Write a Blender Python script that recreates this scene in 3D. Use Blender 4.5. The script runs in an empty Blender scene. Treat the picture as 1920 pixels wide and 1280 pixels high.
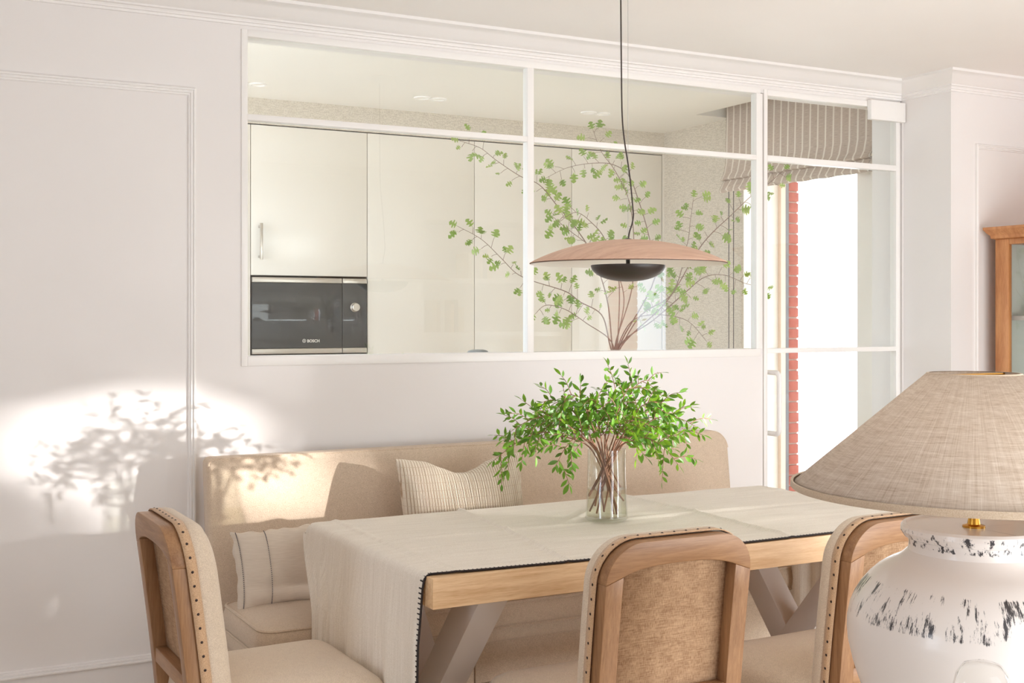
import bpy, bmesh, math, random
from mathutils import Vector, Matrix, noise
random.seed(7)
C = bpy.context.scene.collection
sc = bpy.context.scene

# ------------------------------------------------------------------ camera, light, exposure
CAM_Z, YAW, FPX, HOR = 1.34, math.radians(28.44), 2297.0, 595.0
cd = bpy.data.cameras.new('camera'); cam = bpy.data.objects.new('camera', cd); C.objects.link(cam)
cam.location = (0, 0, CAM_Z); cam.rotation_euler = (math.pi/2, 0, -YAW)
cd.sensor_width = 36; cd.lens = FPX/1920*36; cd.shift_y = -(640-HOR)/1920; cd.clip_start = 0.02
sc.camera = cam
w = bpy.data.worlds.new('sky'); sc.world = w; w.use_nodes = True
bg = w.node_tree.nodes['Background']; bg.inputs[0].default_value = (0.80, 0.93, 1.10, 1); bg.inputs[1].default_value = 4.0
SUN_DIR = Vector((-1.12, 0.90, -0.115)).normalized()
sl = bpy.data.lights.new('sun', 'SUN'); sl.energy = 8.5; sl.angle = math.radians(.8); sl.color = (1.0, 0.965, 0.94)
so = bpy.data.objects.new('sun', sl); C.objects.link(so); so.location = (8, -3, 4)
so.rotation_euler = SUN_DIR.to_track_quat('-Z', 'Y').to_euler()
def portal(loc, rot, sx, sy):
    l = bpy.data.lights.new('portal', 'AREA'); l.shape = 'RECTANGLE'; l.size = sx; l.size_y = sy
    l.cycles.is_portal = True
    o = bpy.data.objects.new('portal', l); C.objects.link(o); o.location = loc; o.rotation_euler = rot
PI = math.pi
portal((-3.0, .8, 1.25), (0, -PI/2, 0), 1.8, 1.0)        # glazed west side of the dining room, facing +X
portal((4.86, 0.58, 1.36), (0, PI/2, 0), 1.05, 1.05)        # east window
al = bpy.data.lights.new('added_fill', 'AREA'); al.shape = 'RECTANGLE'; al.size = 2.5; al.size_y = .95; al.energy = 36; al.color = (.90, .97, 1.03)  # low fill panel added behind the camera to lift ceiling and right walls
ao = bpy.data.objects.new('added_fill', al); C.objects.link(ao); ao.location = (3.15, -0.10, .57); ao.rotation_euler = (PI/2, 0, 0)
al = al.copy(); al.size = 1.0; al.size_y = 1.9; al.energy = 9; ao = bpy.data.objects.new('added_fill', al); C.objects.link(ao); ao.location = (1.6, -.10, 1.25); ao.rotation_euler = (PI/2, 0, 0)   # second added fill panel, upright, in front of the solid back wall
portal((0.3, 4.85, 1.25), (0, -PI/2, 0), 2.1, 1.6)          # kitchen west window
portal((4.45, 4.59, 1.05), (0, PI/2, 0), 2.1, 0.8)         # kitchen balcony door
sc.view_settings.view_transform = 'Standard'; sc.view_settings.look = 'None'
sc.view_settings.gamma = 1; sc.view_settings.use_curve_mapping = False
sc.view_settings.exposure = 0.82
try:
    sc.cycles.use_denoising = True; sc.cycles.max_bounces = 14; sc.cycles.diffuse_bounces = 8
    sc.cycles.transparent_max_bounces = 24; sc.cycles.transmission_bounces = 12; sc.cycles.glossy_bounces = 6
    sc.cycles.sample_clamp_indirect = 8; sc.cycles.caustics_refractive = False; sc.cycles.caustics_reflective = False
except Exception: pass

# ------------------------------------------------------------------ picture <-> room arithmetic
cy_, sy_ = math.cos(YAW), math.sin(YAW)
RT = Vector((cy_, -sy_, 0)); FW = Vector((sy_, cy_, 0)); UP = Vector((0, 0, 1))
def X(px, Y): return Y*math.tan(math.atan((px-960)/FPX)+YAW)
def at(px, py, Y):
    x = X(px, Y); d = x*sy_+Y*cy_
    return Vector((x, Y, CAM_Z+(HOR-py)*d/FPX))
def Zat(px, py, Y): return at(px, py, Y).z
def ate(px, py, x):                    # point on the plane X = x
    Y = x/math.tan(math.atan((px-960)/FPX)+YAW); return at(px, py, Y)

# ------------------------------------------------------------------ helpers
def tag(o, label=None, cat=None, group=None, kind=None):
    if label: o['label'] = label
    if cat: o['category'] = cat
    if group: o['group'] = group
    if kind: o['kind'] = kind
    return o
def thing(name, label, cat, loc=(0, 0, 0), rotz=0, group=None):
    o = bpy.data.objects.new(name, None); C.objects.link(o); o.empty_display_size = .05
    o.location = loc; o.rotation_euler = (0, 0, rotz); o['wl'] = list(loc)
    return tag(o, label, cat, group)
class G:
    def __init__(s): s.v = []; s.f = []; s.uv = []
    def add(s, vs, fs):
        n = len(s.v); s.v += [tuple(v) for v in vs]; s.f += [tuple(i+n for i in f) for f in fs]; return s
    def box(s, x0, x1, y0, y1, z0, z1):
        if x0 > x1: x0, x1 = x1, x0
        if y0 > y1: y0, y1 = y1, y0
        if z0 > z1: z0, z1 = z1, z0
        return s.add([(x0,y0,z0),(x1,y0,z0),(x1,y1,z0),(x0,y1,z0),(x0,y0,z1),(x1,y0,z1),(x1,y1,z1),(x0,y1,z1)],
              [(0,3,2,1),(4,5,6,7),(0,1,5,4),(1,2,6,5),(2,3,7,6),(3,0,4,7)])
    def loft(s, rings, closed=True, cap=True):
        n = len(rings[0]); vs = [p for r in rings for p in r]; fs = []
        m = n if closed else n-1
        for i in range(len(rings)-1):
            for j in range(m):
                k = (j+1) % n; fs.append((i*n+j, i*n+k, (i+1)*n+k, (i+1)*n+j))
        if cap and closed:
            fs.append(tuple(range(n-1, -1, -1))); fs.append(tuple((len(rings)-1)*n+j for j in range(n)))
        return s.add(vs, fs)
    def tube(s, pts, r, n=8, cap=True):
        pts = [Vector(p) for p in pts]; rs = r if isinstance(r, (list, tuple)) else [r]*len(pts)
        rings = []; up = Vector((0, 0, 1))
        t0 = (pts[1]-pts[0]).normalized()
        if abs(t0.z) > .9: up = Vector((1, 0, 0))
        a = t0.cross(up).normalized()
        for i, p in enumerate(pts):
            t = (pts[min(i+1, len(pts)-1)]-pts[max(i-1, 0)]).normalized()
            a = (a-t*a.dot(t)).normalized(); b = t.cross(a)
            rings.append([p+(a*math.cos(q)+b*math.sin(q))*rs[i] for q in [2*PI*k/n for k in range(n)]])
        return s.loft(rings, True, cap)
    def lathe(s, prof, c=(0, 0, 0), n=64, cap=(False, False)):
        rings = [[(c[0]+r*math.cos(2*PI*k/n), c[1]+r*math.sin(2*PI*k/n), c[2]+z) for k in range(n)] for r, z in prof]
        vs = [p for r in rings for p in r]; fs = []
        for i in range(len(rings)-1):
            for j in range(n):
                k = (j+1) % n; fs.append((i*n+j, i*n+k, (i+1)*n+k, (i+1)*n+j))
        if cap[0]: fs.append(tuple(range(n-1, -1, -1)))
        if cap[1]: fs.append(tuple((len(rings)-1)*n+j for j in range(n)))
        return s.add(vs, fs)
def mk(name, g, mat, parent=None, smooth=False, bevel=0, local=False, solid=0, sub=0, angle=40):
    me = bpy.data.meshes.new(name)
    off = Vector((0, 0, 0))
    if parent is not None and not local:
        p = parent
        while p is not None:
            if 'wl' in p: off = Vector(p['wl'])
            p = p.parent
    me.from_pydata([tuple(Vector(v)-off) for v in g.v], [], g.f); me.update()
    bm = bmesh.new(); bm.from_mesh(me)
    bmesh.ops.recalc_face_normals(bm, faces=bm.faces)
    if bevel:
        es = [e for e in bm.edges if len(e.link_faces) == 2 and e.calc_face_angle(0) > .5]
        try: bmesh.ops.bevel(bm, geom=es, offset=bevel, segments=2, affect='EDGES', profile=.5, clamp_overlap=True)
        except Exception: pass
    bm.to_mesh(me); bm.free()
    if smooth or bevel:
        for p in me.polygons: p.use_smooth = True
        try: me.set_sharp_from_angle(angle=math.radians(angle))
        except Exception: pass
    me.materials.append(mat)
    o = bpy.data.objects.new(name, me); C.objects.link(o)
    if parent is not None: o.parent = parent
    if solid:
        m = o.modifiers.new('solid', 'SOLIDIFY'); m.thickness = solid; m.offset = 0
    if sub:
        m = o.modifiers.new('sub', 'SUBSURF'); m.levels = sub; m.render_levels = sub
    return o
def bx(name, x0, x1, y0, y1, z0, z1, mat, parent=None, bevel=0, local=False):
    return mk(name, G().box(x0, x1, y0, y1, z0, z1), mat, parent, bevel=bevel, local=local)
def struct(o): o['kind'] = 'structure'; return o
def clean():
    for o in sc.objects:
        if 'wl' in o: del o['wl']

# ------------------------------------------------------------------ materials
def s2l(c): return tuple(((v/255)/12.92 if v/255 <= .04045 else ((v/255+.055)/1.055)**2.4) for v in c)+(1,)
def mat(name, col, rough=.6, metal=0, **k):
    m = bpy.data.materials.new(name); m.use_nodes = True; b = m.node_tree.nodes['Principled BSDF']
    b.inputs['Base Color'].default_value = s2l(col); b.inputs['Roughness'].default_value = rough; b.inputs['Metallic'].default_value = metal
    for kk, vv in k.items(): b.inputs[kk].default_value = vv
    return m
class N:
    def __init__(s, m): s.m = m; s.t = m.node_tree; s.b = s.t.nodes['Principled BSDF']
    def n(s, typ, **k):
        q = s.t.nodes.new(typ)
        for a, v in k.items():
            if a.startswith('_'): setattr(q, a[1:], v)
            else: q.inputs[int(a[1:]) if a[0] == 'i' and a[1:].isdigit() else a.replace('_', ' ')].default_value = v
        return q
    def l(s, a, b): s.t.links.new(a, b)
    def coords(s, scale=(1, 1, 1), kind='Object', rot=(0, 0, 0)):
        tc = s.n('ShaderNodeTexCoord'); mp = s.n('ShaderNodeMapping'); mp.inputs['Scale'].default_value = scale; mp.inputs['Rotation'].default_value = rot
        s.l(tc.outputs[kind], mp.inputs[0]); return mp.outputs[0]
    def ramp(s, fac, stops):
        r = s.n('ShaderNodeValToRGB'); e = r.color_ramp.elements
        while len(e) < len(stops): e.new(.5)
        for i, (p, c) in enumerate(stops): e[i].position = p; e[i].color = c if len(c) == 4 else s2l(c)
        s.l(fac, r.inputs[0]); return r.outputs[0]
    def bump(s, h, strength=.3, dist=.002, prev=None):
        bp = s.n('ShaderNodeBump'); bp.inputs['Strength'].default_value = strength; bp.inputs['Distance'].default_value = dist
        s.l(h, bp.inputs['Height'])
        if prev: s.l(prev, bp.inputs['Normal'])
        s.l(bp.outputs[0], s.b.inputs['Normal']); return bp.outputs[0]
    def noise(s, vec, scale=5, detail=3, rough=.5):
        q = s.n('ShaderNodeTexNoise'); q.inputs['Scale'].default_value = scale; q.inputs['Detail'].default_value = detail; q.inputs['Roughness'].default_value = rough
        s.l(vec, q.inputs['Vector']); return q.outputs['Fac']
    def mix(s, a, b, fac, typ='MIX'):
        q = s.n('ShaderNodeMix'); q.data_type = 'RGBA'; q.blend_type = typ
        if isinstance(fac, (int, float)): q.inputs[0].default_value = fac
        else: s.l(fac, q.inputs[0])
        for i, v in ((6, a), (7, b)):
            if isinstance(v, tuple): q.inputs[i].default_value = v if len(v) == 4 else s2l(v)
            else: s.l(v, q.inputs[i])
        return q.outputs[2]
    def math(s, op, a, b=None):
        q = s.n('ShaderNodeMath'); q.operation = op
        for i, v in enumerate((a, b)):
            if v is None: continue
            if isinstance(v, (int, float)): q.inputs[i].default_value = v
            else: s.l(v, q.inputs[i])
        return q.outputs[0]
def plaster(name, col, rough=.7):
    m = mat(name, col, rough); n = N(m); v = n.coords(); f = n.noise(v, 60, 4); n.bump(f, .06, .002)
    g = n.noise(v, 1.3, 3); c = n.ramp(g, [(.3, tuple(int(x*.985) for x in col)), (.7, col)]); n.l(c, n.b.inputs['Base Color']); return m
def fabric(name, c0, c1, scale=420, bump=.5, rough=.9, dist=.0015):
    m = mat(name, c1, rough); n = N(m); v = n.coords(); f = n.noise(v, scale, 2); g = n.noise(v, scale*.13, 3)
    q = n.math('ADD', n.math('MULTIPLY', f, .85), n.math('MULTIPLY', g, .15))
    n.l(n.ramp(q, [(.35, c0), (.62, c1)]), n.b.inputs['Base Color']); n.bump(f, bump, dist)
    n.b.inputs['Sheen Weight'].default_value = .25; return m
def wood(name, c0, c1, scale=(1, 12, 12), rough=.5, bump=.12, nscale=4):
    m = mat(name, c1, rough); n = N(m); v = n.coords(scale); f = n.noise(v, nscale, 5, .6); g = n.noise(v, nscale*7, 4, .6)
    q = n.math('ADD', n.math('MULTIPLY', f, .65), n.math('MULTIPLY', g, .35))
    n.l(n.ramp(q, [(.36, c0), (.6, c1)]), n.b.inputs['Base Color']); n.bump(g, bump, .001); return m
def weave(name, c0, c1, kind='UV', sc_=(300, 200, 1), rough=.9, big=True, trans=0):
    m = mat(name, c1, rough); n = N(m)
    a = n.noise(n.coords((sc_[0]*.02, sc_[1], sc_[2]), kind), 1, 3, .6); b = n.noise(n.coords((sc_[0], sc_[1]*.02, sc_[2]), kind), 1, 3, .6)
    q = n.math('MULTIPLY', n.math('ADD', a, b), .5)
    n.l(n.ramp(q, [(.4, c0), (.6, c1)]), n.b.inputs['Base Color']); n.bump(q, .4, .0012); return m
def glass_sheet(name, tint=(1, 1, 1, 1), ior=1.5):
    m = bpy.data.materials.new(name); m.use_nodes = True; t = m.node_tree; t.nodes.clear()
    o = t.nodes.new('ShaderNodeOutputMaterial'); mx = t.nodes.new('ShaderNodeMixShader'); tr = t.nodes.new('ShaderNodeBsdfTransparent')
    gl = t.nodes.new('ShaderNodeBsdfGlossy'); fr = t.nodes.new('ShaderNodeFresnel'); fr.inputs[0].default_value = ior
    gl.inputs['Roughness'].default_value = 0.0; tr.inputs[0].default_value = tint
    ge = t.nodes.new('ShaderNodeNewGeometry'); sb = t.nodes.new('ShaderNodeMath'); sb.operation = 'SUBTRACT'; sb.inputs[0].default_value = 1
    ml = t.nodes.new('ShaderNodeMath'); ml.operation = 'MULTIPLY'
    t.links.new(ge.outputs['Backfacing'], sb.inputs[1]); t.links.new(sb.outputs[0], ml.inputs[0]); t.links.new(fr.outputs[0], ml.inputs[1])
    t.links.new(ml.outputs[0], mx.inputs[0]); t.links.new(tr.outputs[0], mx.inputs[1]); t.links.new(gl.outputs[0], mx.inputs[2]); t.links.new(mx.outputs[0], o.inputs[0])
    return m
M = {}
M['wall'] = plaster('wall_paint', (240, 236, 234)); M['trim'] = mat('trim_paint', (244, 241, 239), .45)
M['ceil'] = plaster('ceiling_paint', (248, 245, 242)); M['white'] = mat('white_lacquer', (246, 243, 240), .35)
M['kceil'] = plaster('kitchen_ceiling_paint', (244, 240, 233))
M['glass'] = glass_sheet('window_glass', (.985, .995, .985, 1), 1.75)
m = mat('woven_wallpaper', (214, 205, 190), .85); n = N(m)
v = n.coords(); a = n.noise(n.coords((1, 1, 1)), 170, 2); b = n.noise(n.coords((30, 30, 160)), 1, 3)
q = n.math('ADD', n.math('MULTIPLY', a, .6), n.math('MULTIPLY', b, .4)); n.l(n.ramp(q, [(.40, (196, 186, 171)), (.58, (222, 213, 199))]), n.b.inputs['Base Color']); n.bump(q, .3, .002)
M['paper'] = m
M['cab'] = mat('cream_lacquer', (232, 226, 216), .24, **{'Coat Weight': .12, 'Coat Roughness': .12})
M['gap'] = mat('shadow_gap', (120, 108, 95), .8)
M['steel'] = mat('brushed_steel', (205, 198, 188), .3, .9); M['ovenglass'] = mat('dark_oven_glass', (52, 54, 54), .05, 0, **{'Specular IOR Level': .8})
M['oak'] = wood('oak', (212, 168, 122), (238, 204, 162), (1.2, 14, 22), .5, .15, 4)
M['oakend'] = wood('oak_end', (196, 148, 100), (226, 184, 138), (30, 4, 1.5), .5, .12, 3)
M['leg'] = mat('taupe_paint', (212, 203, 197), .6)
M['walnut'] = wood('chair_beech', (136, 95, 62), (170, 128, 90), (14, 14, 1.1), .42, .1, 3)
M['walnutx'] = wood('chair_beech_rail', (136, 95, 62), (170, 128, 90), (1.1, 14, 14), .42, .1, 3)
M['boucle'] = fabric('beige_boucle', (198, 180, 160), (222, 206, 188), 520, .55)
M['bench'] = fabric('bench_wool', (196, 174, 150), (220, 200, 178), 480, .55)
M['seat'] = fabric('chair_wool', (206, 186, 164), (230, 212, 190), 520, .5)
M['tape'] = fabric('tan_tape', (190, 152, 116), (218, 182, 146), 500, .4)
m = mat('burlap', (200, 165, 130), .95); n = N(m)
a = n.noise(n.coords((40, 40, 900)), 1, 2); b = n.noise(n.coords((900, 900, 40)), 1, 2); c = n.noise(n.coords(), 30, 3)
q = n.math('ADD', n.math('MULTIPLY', n.math('ADD', a, b), .4), n.math('MULTIPLY', c, .2)); n.l(n.ramp(q, [(.4, (146, 110, 80)), (.6, (196, 162, 128))]), n.b.inputs['Base Color']); n.bump(q, .5, .001)
M['burlap'] = m
M['nail'] = mat('dark_nails', (62, 48, 44), .35, .6)
M['black'] = mat('black_thread', (42, 32, 30), .8)
M['brass'] = mat('brass', (212, 160, 70), .22, 1)
M['bowl'] = mat('pendant_bowl_black', (52, 42, 38), .42)
M['cord'] = mat('cable_black', (58, 46, 42), .6); M['wire'] = mat('steel_wire', (190, 188, 184), .35, .7)
M['shadein'] = mat('pendant_white', (240, 234, 226), .6)
M['shadewood'] = wood('pendant_veneer', (206, 164, 140), (228, 192, 168), (1.2, 16, 10), .5, .08, 3)
M['cherry'] = wood('vitrine_cherry', (176, 112, 64), (206, 146, 94), (9, 9, 1.2), .45, .1, 3)
M['vitin'] = mat('vitrine_backing', (206, 212, 204), .6)
M['linen'] = None
M['brick'] = mat('red_brick', (160, 84, 70), .85); n = N(M['brick']); n.l(n.ramp(n.noise(n.coords(), 14, 4), [(.35, (152, 76, 63)), (.65, (184, 108, 92))]), n.b.inputs['Base Color'])
M['mortar'] = mat('mortar', (200, 176, 162), .9)
M['floor'] = wood('oak_floor', (184, 166, 144), (206, 190, 168), (1, 9, 9), .4, .1, 3)
M['stone'] = mat('pale_worktop', (232, 228, 220), .3)
M['facade'] = mat('white_render', (246, 244, 240), .8)
M['ground'] = mat('paving', (190, 184, 176), .9)
M['doorgap'] = mat('dark_jamb', (120, 116, 118), .5)
M['clay'] = mat('warm_frame', (232, 206, 186), .5)

# tablecloth
m = mat('tablecloth_linen', (222, 208, 188), .92); n = N(m)
a = n.noise(n.coords((6, 420, 6)), 1, 3); b = n.noise(n.coords(), 420, 2); c = n.noise(n.coords((2.0, 40, 2)), 1, 4)
q = n.math('ADD', n.math('MULTIPLY', a, .45), n.math('ADD', n.math('MULTIPLY', b, .43), n.math('MULTIPLY', c, .12)))
n.l(n.ramp(q, [(.38, (226, 217, 204)), (.6, (246, 239, 229))]), n.b.inputs['Base Color']); n.bump(q, .35, .0015); M['cloth'] = m
m = mat('cushion_linen', (216, 202, 186), .92); n = N(m)
a = n.noise(n.coords((30, 30, 600)), 1, 3); n.l(n.ramp(a, [(.3, (212, 197, 180)), (.7, (222, 209, 193))]), n.b.inputs['Base Color']); n.bump(a, .3, .001); M['pillow'] = m

# ------------------------------------------------------------------ room shell
WY, CH, KC = 3.80, 2.335, 2.384            # partition face, ceilings
XL, XR, YB = -3.0, 4.65, -0.12
XP, YP = X(1690, WY), 0                    # pillar side face
YP = XP/math.tan(math.atan((1783-960)/FPX)+YAW)
KY, KX, KXL = 5.70, 4.07, 0.3              # cabinet fronts, kitchen right wall, kitchen left end
FW0, FW1 = X(461, WY), X(1418, WY)         # glazed opening
DX0, DX1 = X(1430, WY), X(1688, WY)
SILL, HEAD = 1.216, Zat(463.6, 66, WY)
TH = .10
struct(bx('floor', XL-.3, XR+.35, YB-.3, 6.4, -.1, 0, M['floor']))
# planks of the dining floor, where they could be seen
struct(bx('ceiling', XL-.2, XR+.2, YB-.2, WY+TH, CH, CH+.3, M['ceil']))
# partition wall: pieces around the opening
wall = G(); wall.box(XL-.2, FW0, WY, WY+TH, 0, CH); wall.box(FW0, FW1, WY, WY+TH, 0, SILL); wall.box(FW0, DX1, WY, WY+TH, HEAD, CH)
wall.box(FW1, DX0, WY, WY+TH, 0, SILL)
struct(mk('wall_front', wall, M['wall']))
# pillar and short return wall beside the vitrine
struct(bx('wall_pillar', XP, KX+.0, YP+.0, 3.97, 0, KC, M['wall']))
struct(bx('wall_return', KX, XR+.25, YP, YP+.2, 0, KC, M['wall']))
# right wall with window
wy0, wy1, wzt = 0.05, 1.12, 1.88
g = G(); g.box(XR, XR+.25, YB-.2, wy0, 0, CH); g.box(XR, XR+.25, wy1, YP, 0, CH); g.box(XR, XR+.25, wy0, wy1, wzt, CH); g.box(XR, XR+.25, wy0, wy1, 0, .85)
struct(mk('wall_right', g, M['wall']))
# back wall behind the camera, closed, shelf niche on its right
g = G(); g.box(XL-.2, 3.45, YB-.2, YB, 0, CH)
g.box(3.45, XR, YB-.45, YB, 2.02, CH); g.box(3.45, XR, YB-.45, YB, 0, .75); g.box(3.45, XR, YB-.45, YB-.43, .75, 2.02)
g.box(3.45, 3.5, YB-.43, YB, .75, 2.02); g.box(XR-.05, XR, YB-.43, YB, .75, 2.02)
struct(mk('wall_back', g, M['wall']))
# left wall: glazed side, only a low and a high band
g = G(); g.box(XL-.2, XL, YB-.2, WY, 0, .35); g.box(XL-.2, XL, YB-.2, WY, 2.15, CH); g.box(XL-.2, XL, YB-.2, .3, .35, 2.15); g.box(XL-.2, XL, 1.3, WY, .35, 2.15)
struct(mk('wall_left', g, M['wall']))
wn = struct(thing('window_1', None, None, (XL-.1, 1.2, .35)))
g = G()
for y in (.33, .8, 1.27): bx('window_frame', XL-.14, XL-.08, y-.03, y+.03, .35, 2.15, M['trim'], wn)
wn = struct(thing('window_2', None, None, (XR+.18, .58, .85)))
for y0, y1, z0, z1 in ((wy0, wy0+.05, .85, wzt), (wy1-.05, wy1, .85, wzt), (wy0+.05, wy1-.05, .85, .9), (wy0+.05, wy1-.05, wzt-.05, wzt)):
    bx('window_frame', XR+.14, XR+.2, y0, y1, z0, z1, M['trim'], wn)
# crown moulding: stepped profile (distance from wall, height)
CR = [(0, CH), (.088, CH), (.088, CH-.010), (.078, CH-.013), (.066, CH-.022), (.048, CH-.036), (.034, CH-.047), (.026, CH-.05), (.026, CH-.055), (.017, CH-.057), (.014, CH-.062), (.014, CH-.066), (.007, CH-.067), (.006, CH-.074), (0, CH-.075)]
def crown(name, path, profile):          # path: corner points; room is on the left-hand side of the direction of travel
    path = [Vector((p[0], p[1], 0)) for p in path]; rings = []
    for i, p in enumerate(path):
        nrm = []
        if i > 0: d = (path[i]-path[i-1]).normalized(); nrm.append(Vector((-d.y, d.x, 0)))
        if i < len(path)-1: d = (path[i+1]-path[i]).normalized(); nrm.append(Vector((-d.y, d.x, 0)))
        o = nrm[0] if len(nrm) == 1 else (nrm[0]+nrm[1])/(1+nrm[0].dot(nrm[1]))
        rings.append([(p+o*a+Vector((0, 0, z))) for a, z in profile])
    return mk(name, G().loft(rings), M['trim'], smooth=True, angle=25)
struct(crown('trim_1', [(XR, YP), (XP, YP), (XP, WY), (XL, WY)], CR))
struct(crown('trim_2', [(XR, YB), (XR, YP)], CR))
struct(crown('trim_3', [(XL, YB), (XR, YB)], CR))
# panel mouldings
def moulding(name, x0, x1, z0, z1, Y, wd=.024):
    prof = [(0, 0), (0, .010), (.15, .013), (.3, .013), (.36, .008), (.52, .010), (.66, .010), (.72, .005), (.9, .006), (1, .003), (1, 0)]
    rings = []
    cs = [(x0, z0, 1, 1), (x1, z0, -1, 1), (x1, z1, -1, -1), (x0, z1, 1, -1)]
    for cx, cz, sx, sz in cs+[cs[0]]:
        rings.append([(cx+sx*a*wd, Y-h, cz+sz*a*wd) for a, h in prof])
    return mk(name, G().loft(rings, True, False), M['trim'], smooth=True, angle=25)
struct(moulding('trim_4', -1.6, X(366.5, WY), Zat(290, 1238, WY), Zat(367, 166, WY), WY))
struct(moulding('trim_5', X(1828, YP), XR-.1, .3, Zat(1828, 270, YP), YP, .02))
struct(bx('baseboard_front', XL, FW0+.0, WY-.015, WY, 0, .12, M['trim'], bevel=.004))
struct(bx('baseboard_pillar', XP-.015, XP, YP, WY-.02, 0, .12, M['trim'], bevel=.004))

# glazed partition
wn = struct(thing('window_3', None, None, (FW0, WY, SILL)))
z_t0, z_t1 = Zat(462.7, 225, WY), Zat(462.7, 213.5, WY)
f = .012
def fr(nm, x0, x1, z0, z1, y0=WY-.005, y1=WY+.03): return bx(nm, x0, x1, y0, y1, z0, z1, M['white'], wn, bevel=.0015)
xa, xb = X(461.5, WY), X(1417, WY); xm0, xm1 = X(988, WY), X(1000, WY)
zt = Zat(463.6, 68.7, WY); zb = Zat(460, 668.5, WY)
fr('frame', X(452, WY), xa+.004, zb-.03, zt+.022); fr('frame', xa+.004, X(1425, WY), zt, zt+.022); fr('frame', xa+.004, X(1425, WY), zb-.03, zb)
fr('frame', X(1417, WY), X(1428.5, WY), zb, zt)
fr('mullion', xm0, xm1, zb, zt); fr('transom', xa+.004, xm0, z_t0, z_t1); fr('transom', xm1, xb, z_t0, z_t1)
for x0, x1 in ((xa, xm0), (xm1, xb)):
    for z0, z1 in ((zb, z_t0), (z_t1, zt)):
        bx('pane', x0+.001, x1-.001, WY+.008, WY+.014, z0+.0005, z1-.0005, M['glass'], wn)
# glass door
dn = struct(thing('door_1', None, None, (DX0, WY, 0)))
dz1 = Zat(1437, 168, WY)
def fd(nm, x0, x1, z0, z1, y0=WY-.006, y1=WY+.03): return bx(nm, x0, x1, y0, y1, z0, z1, M['white'], dn, bevel=.0015)
d0, d1 = X(1431, WY), X(1686, WY); g0, g1 = X(1437.5, WY), X(1678.5, WY)
ztop = Zat(1437, 179, WY); m0, m1 = Zat(1437, 302, WY), Zat(1437, 291, WY); n0, n1 = Zat(1437, 662, WY), Zat(1437, 653, WY)
fd('stile', d0, g0, .01, dz1); fd('stile', g1, d1, .01, dz1); fd('rail', g0, g1, ztop, dz1); fd('rail', g0, g1, m0, m1); fd('rail', g0, g1, n0, n1); fd('rail', g0, g1, .01, .09)
for z0, z1 in ((m1, ztop), (n1, m0), (.09, n0)): bx('pane', g0, g1, WY+.008, WY+.014, z0, z1, M['glass'], dn)
bx('hinge_cover', X(1624, WY), X(1688.5, WY), WY-.03, WY-.006, Zat(1655, 228, WY), Zat(1655, 191.5, WY), M['white'], dn, bevel=.003)
hx = X(1444, WY); hz0, hz1 = Zat(1445, 812, WY), Zat(1445, 698, WY)
pts = [(hx, WY+.02, hz0)]
for a in range(7): q = a/6*PI/2; pts.append((hx, WY-.035-.02*math.sin(q)+.0, hz0+.02-.02*math.cos(q)))
pts2 = [(p[0], p[1], hz0+hz1-p[2]) for p in pts]
mk('handle', G().tube(pts+pts2[::-1], .010, 12), M['trim'], dn, smooth=True)
struct(bx('trim_6', X(1688.6, WY), XP, WY-.01, WY+.05, 0, HEAD, M['trim']))
struct(bx('trim_7', X(1428.7, WY), X(1430.8, WY), WY+.01, WY+.04, 0, HEAD, M['gap']))

# ------------------------------------------------------------------ kitchen shell
struct(bx('wall_kitchen_back', KXL-.2, 4.6, KY+.62, KY+.75, 0, KC+.2, M['paper']))
struct(bx('wall_soffit', KXL, KX, KY+.0, KY+.3, 2.262, KC, M['paper']))
PKX, PKY = 3.84, 5.10
g = G(); g.box(KXL-.2, PKX, WY+TH, KY+.62, KC, KC+.3); g.box(PKX, KX, PKY, KY+.62, KC, KC+.3); g.box(PKX, 4.6, WY+TH, PKY, 2.6, 2.7)
struct(mk('ceiling_kitchen', g, M['kceil']))
wk0, wk1 = KX/math.tan(math.atan((1610-960)/FPX)+YAW), KX/math.tan(math.atan((1394-960)/FPX)+YAW)
ya = KX/math.tan(math.atan((1655-960)/FPX)+YAW)
g = G(); g.box(KX, KX+.35, 3.97, wk0, 0, 2.6); g.box(KX, KX+.235, wk1, KY+.62, 0, 2.6); g.box(KX, KX+.35, wk0, wk1, 2.15, 2.6)
struct(mk('wall_kitchen_right', g, M['paper']))
struct(bx('trim_8', KX-.006, KX, ya, wk0, 0, 2.15, M['kceil']))
struct(bx('trim_9', KX-.002, KX+.225, wk1-.006, wk1, 0, 2.15, M['kceil']))
struct(bx('trim_10', KX-.004, KX+.345, wk0, wk0+.006, 0, 2.15, M['kceil']))
dk = struct(thing('door_2', None, None, (KX+.25, wk1, 0)))
bx('jamb', KX+.225, KX+.255, wk1-.03, wk1, 0, 2.15, M['clay'], dk); bx('jamb', KX+.256, KX+.285, wk1-.022, wk1, 0, 2.15, M['doorgap'], dk)
bx('threshold', KX+.05, KX+.3, wk0+.006, wk1-.03, 0, .02, M['stone'], dk)
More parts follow.
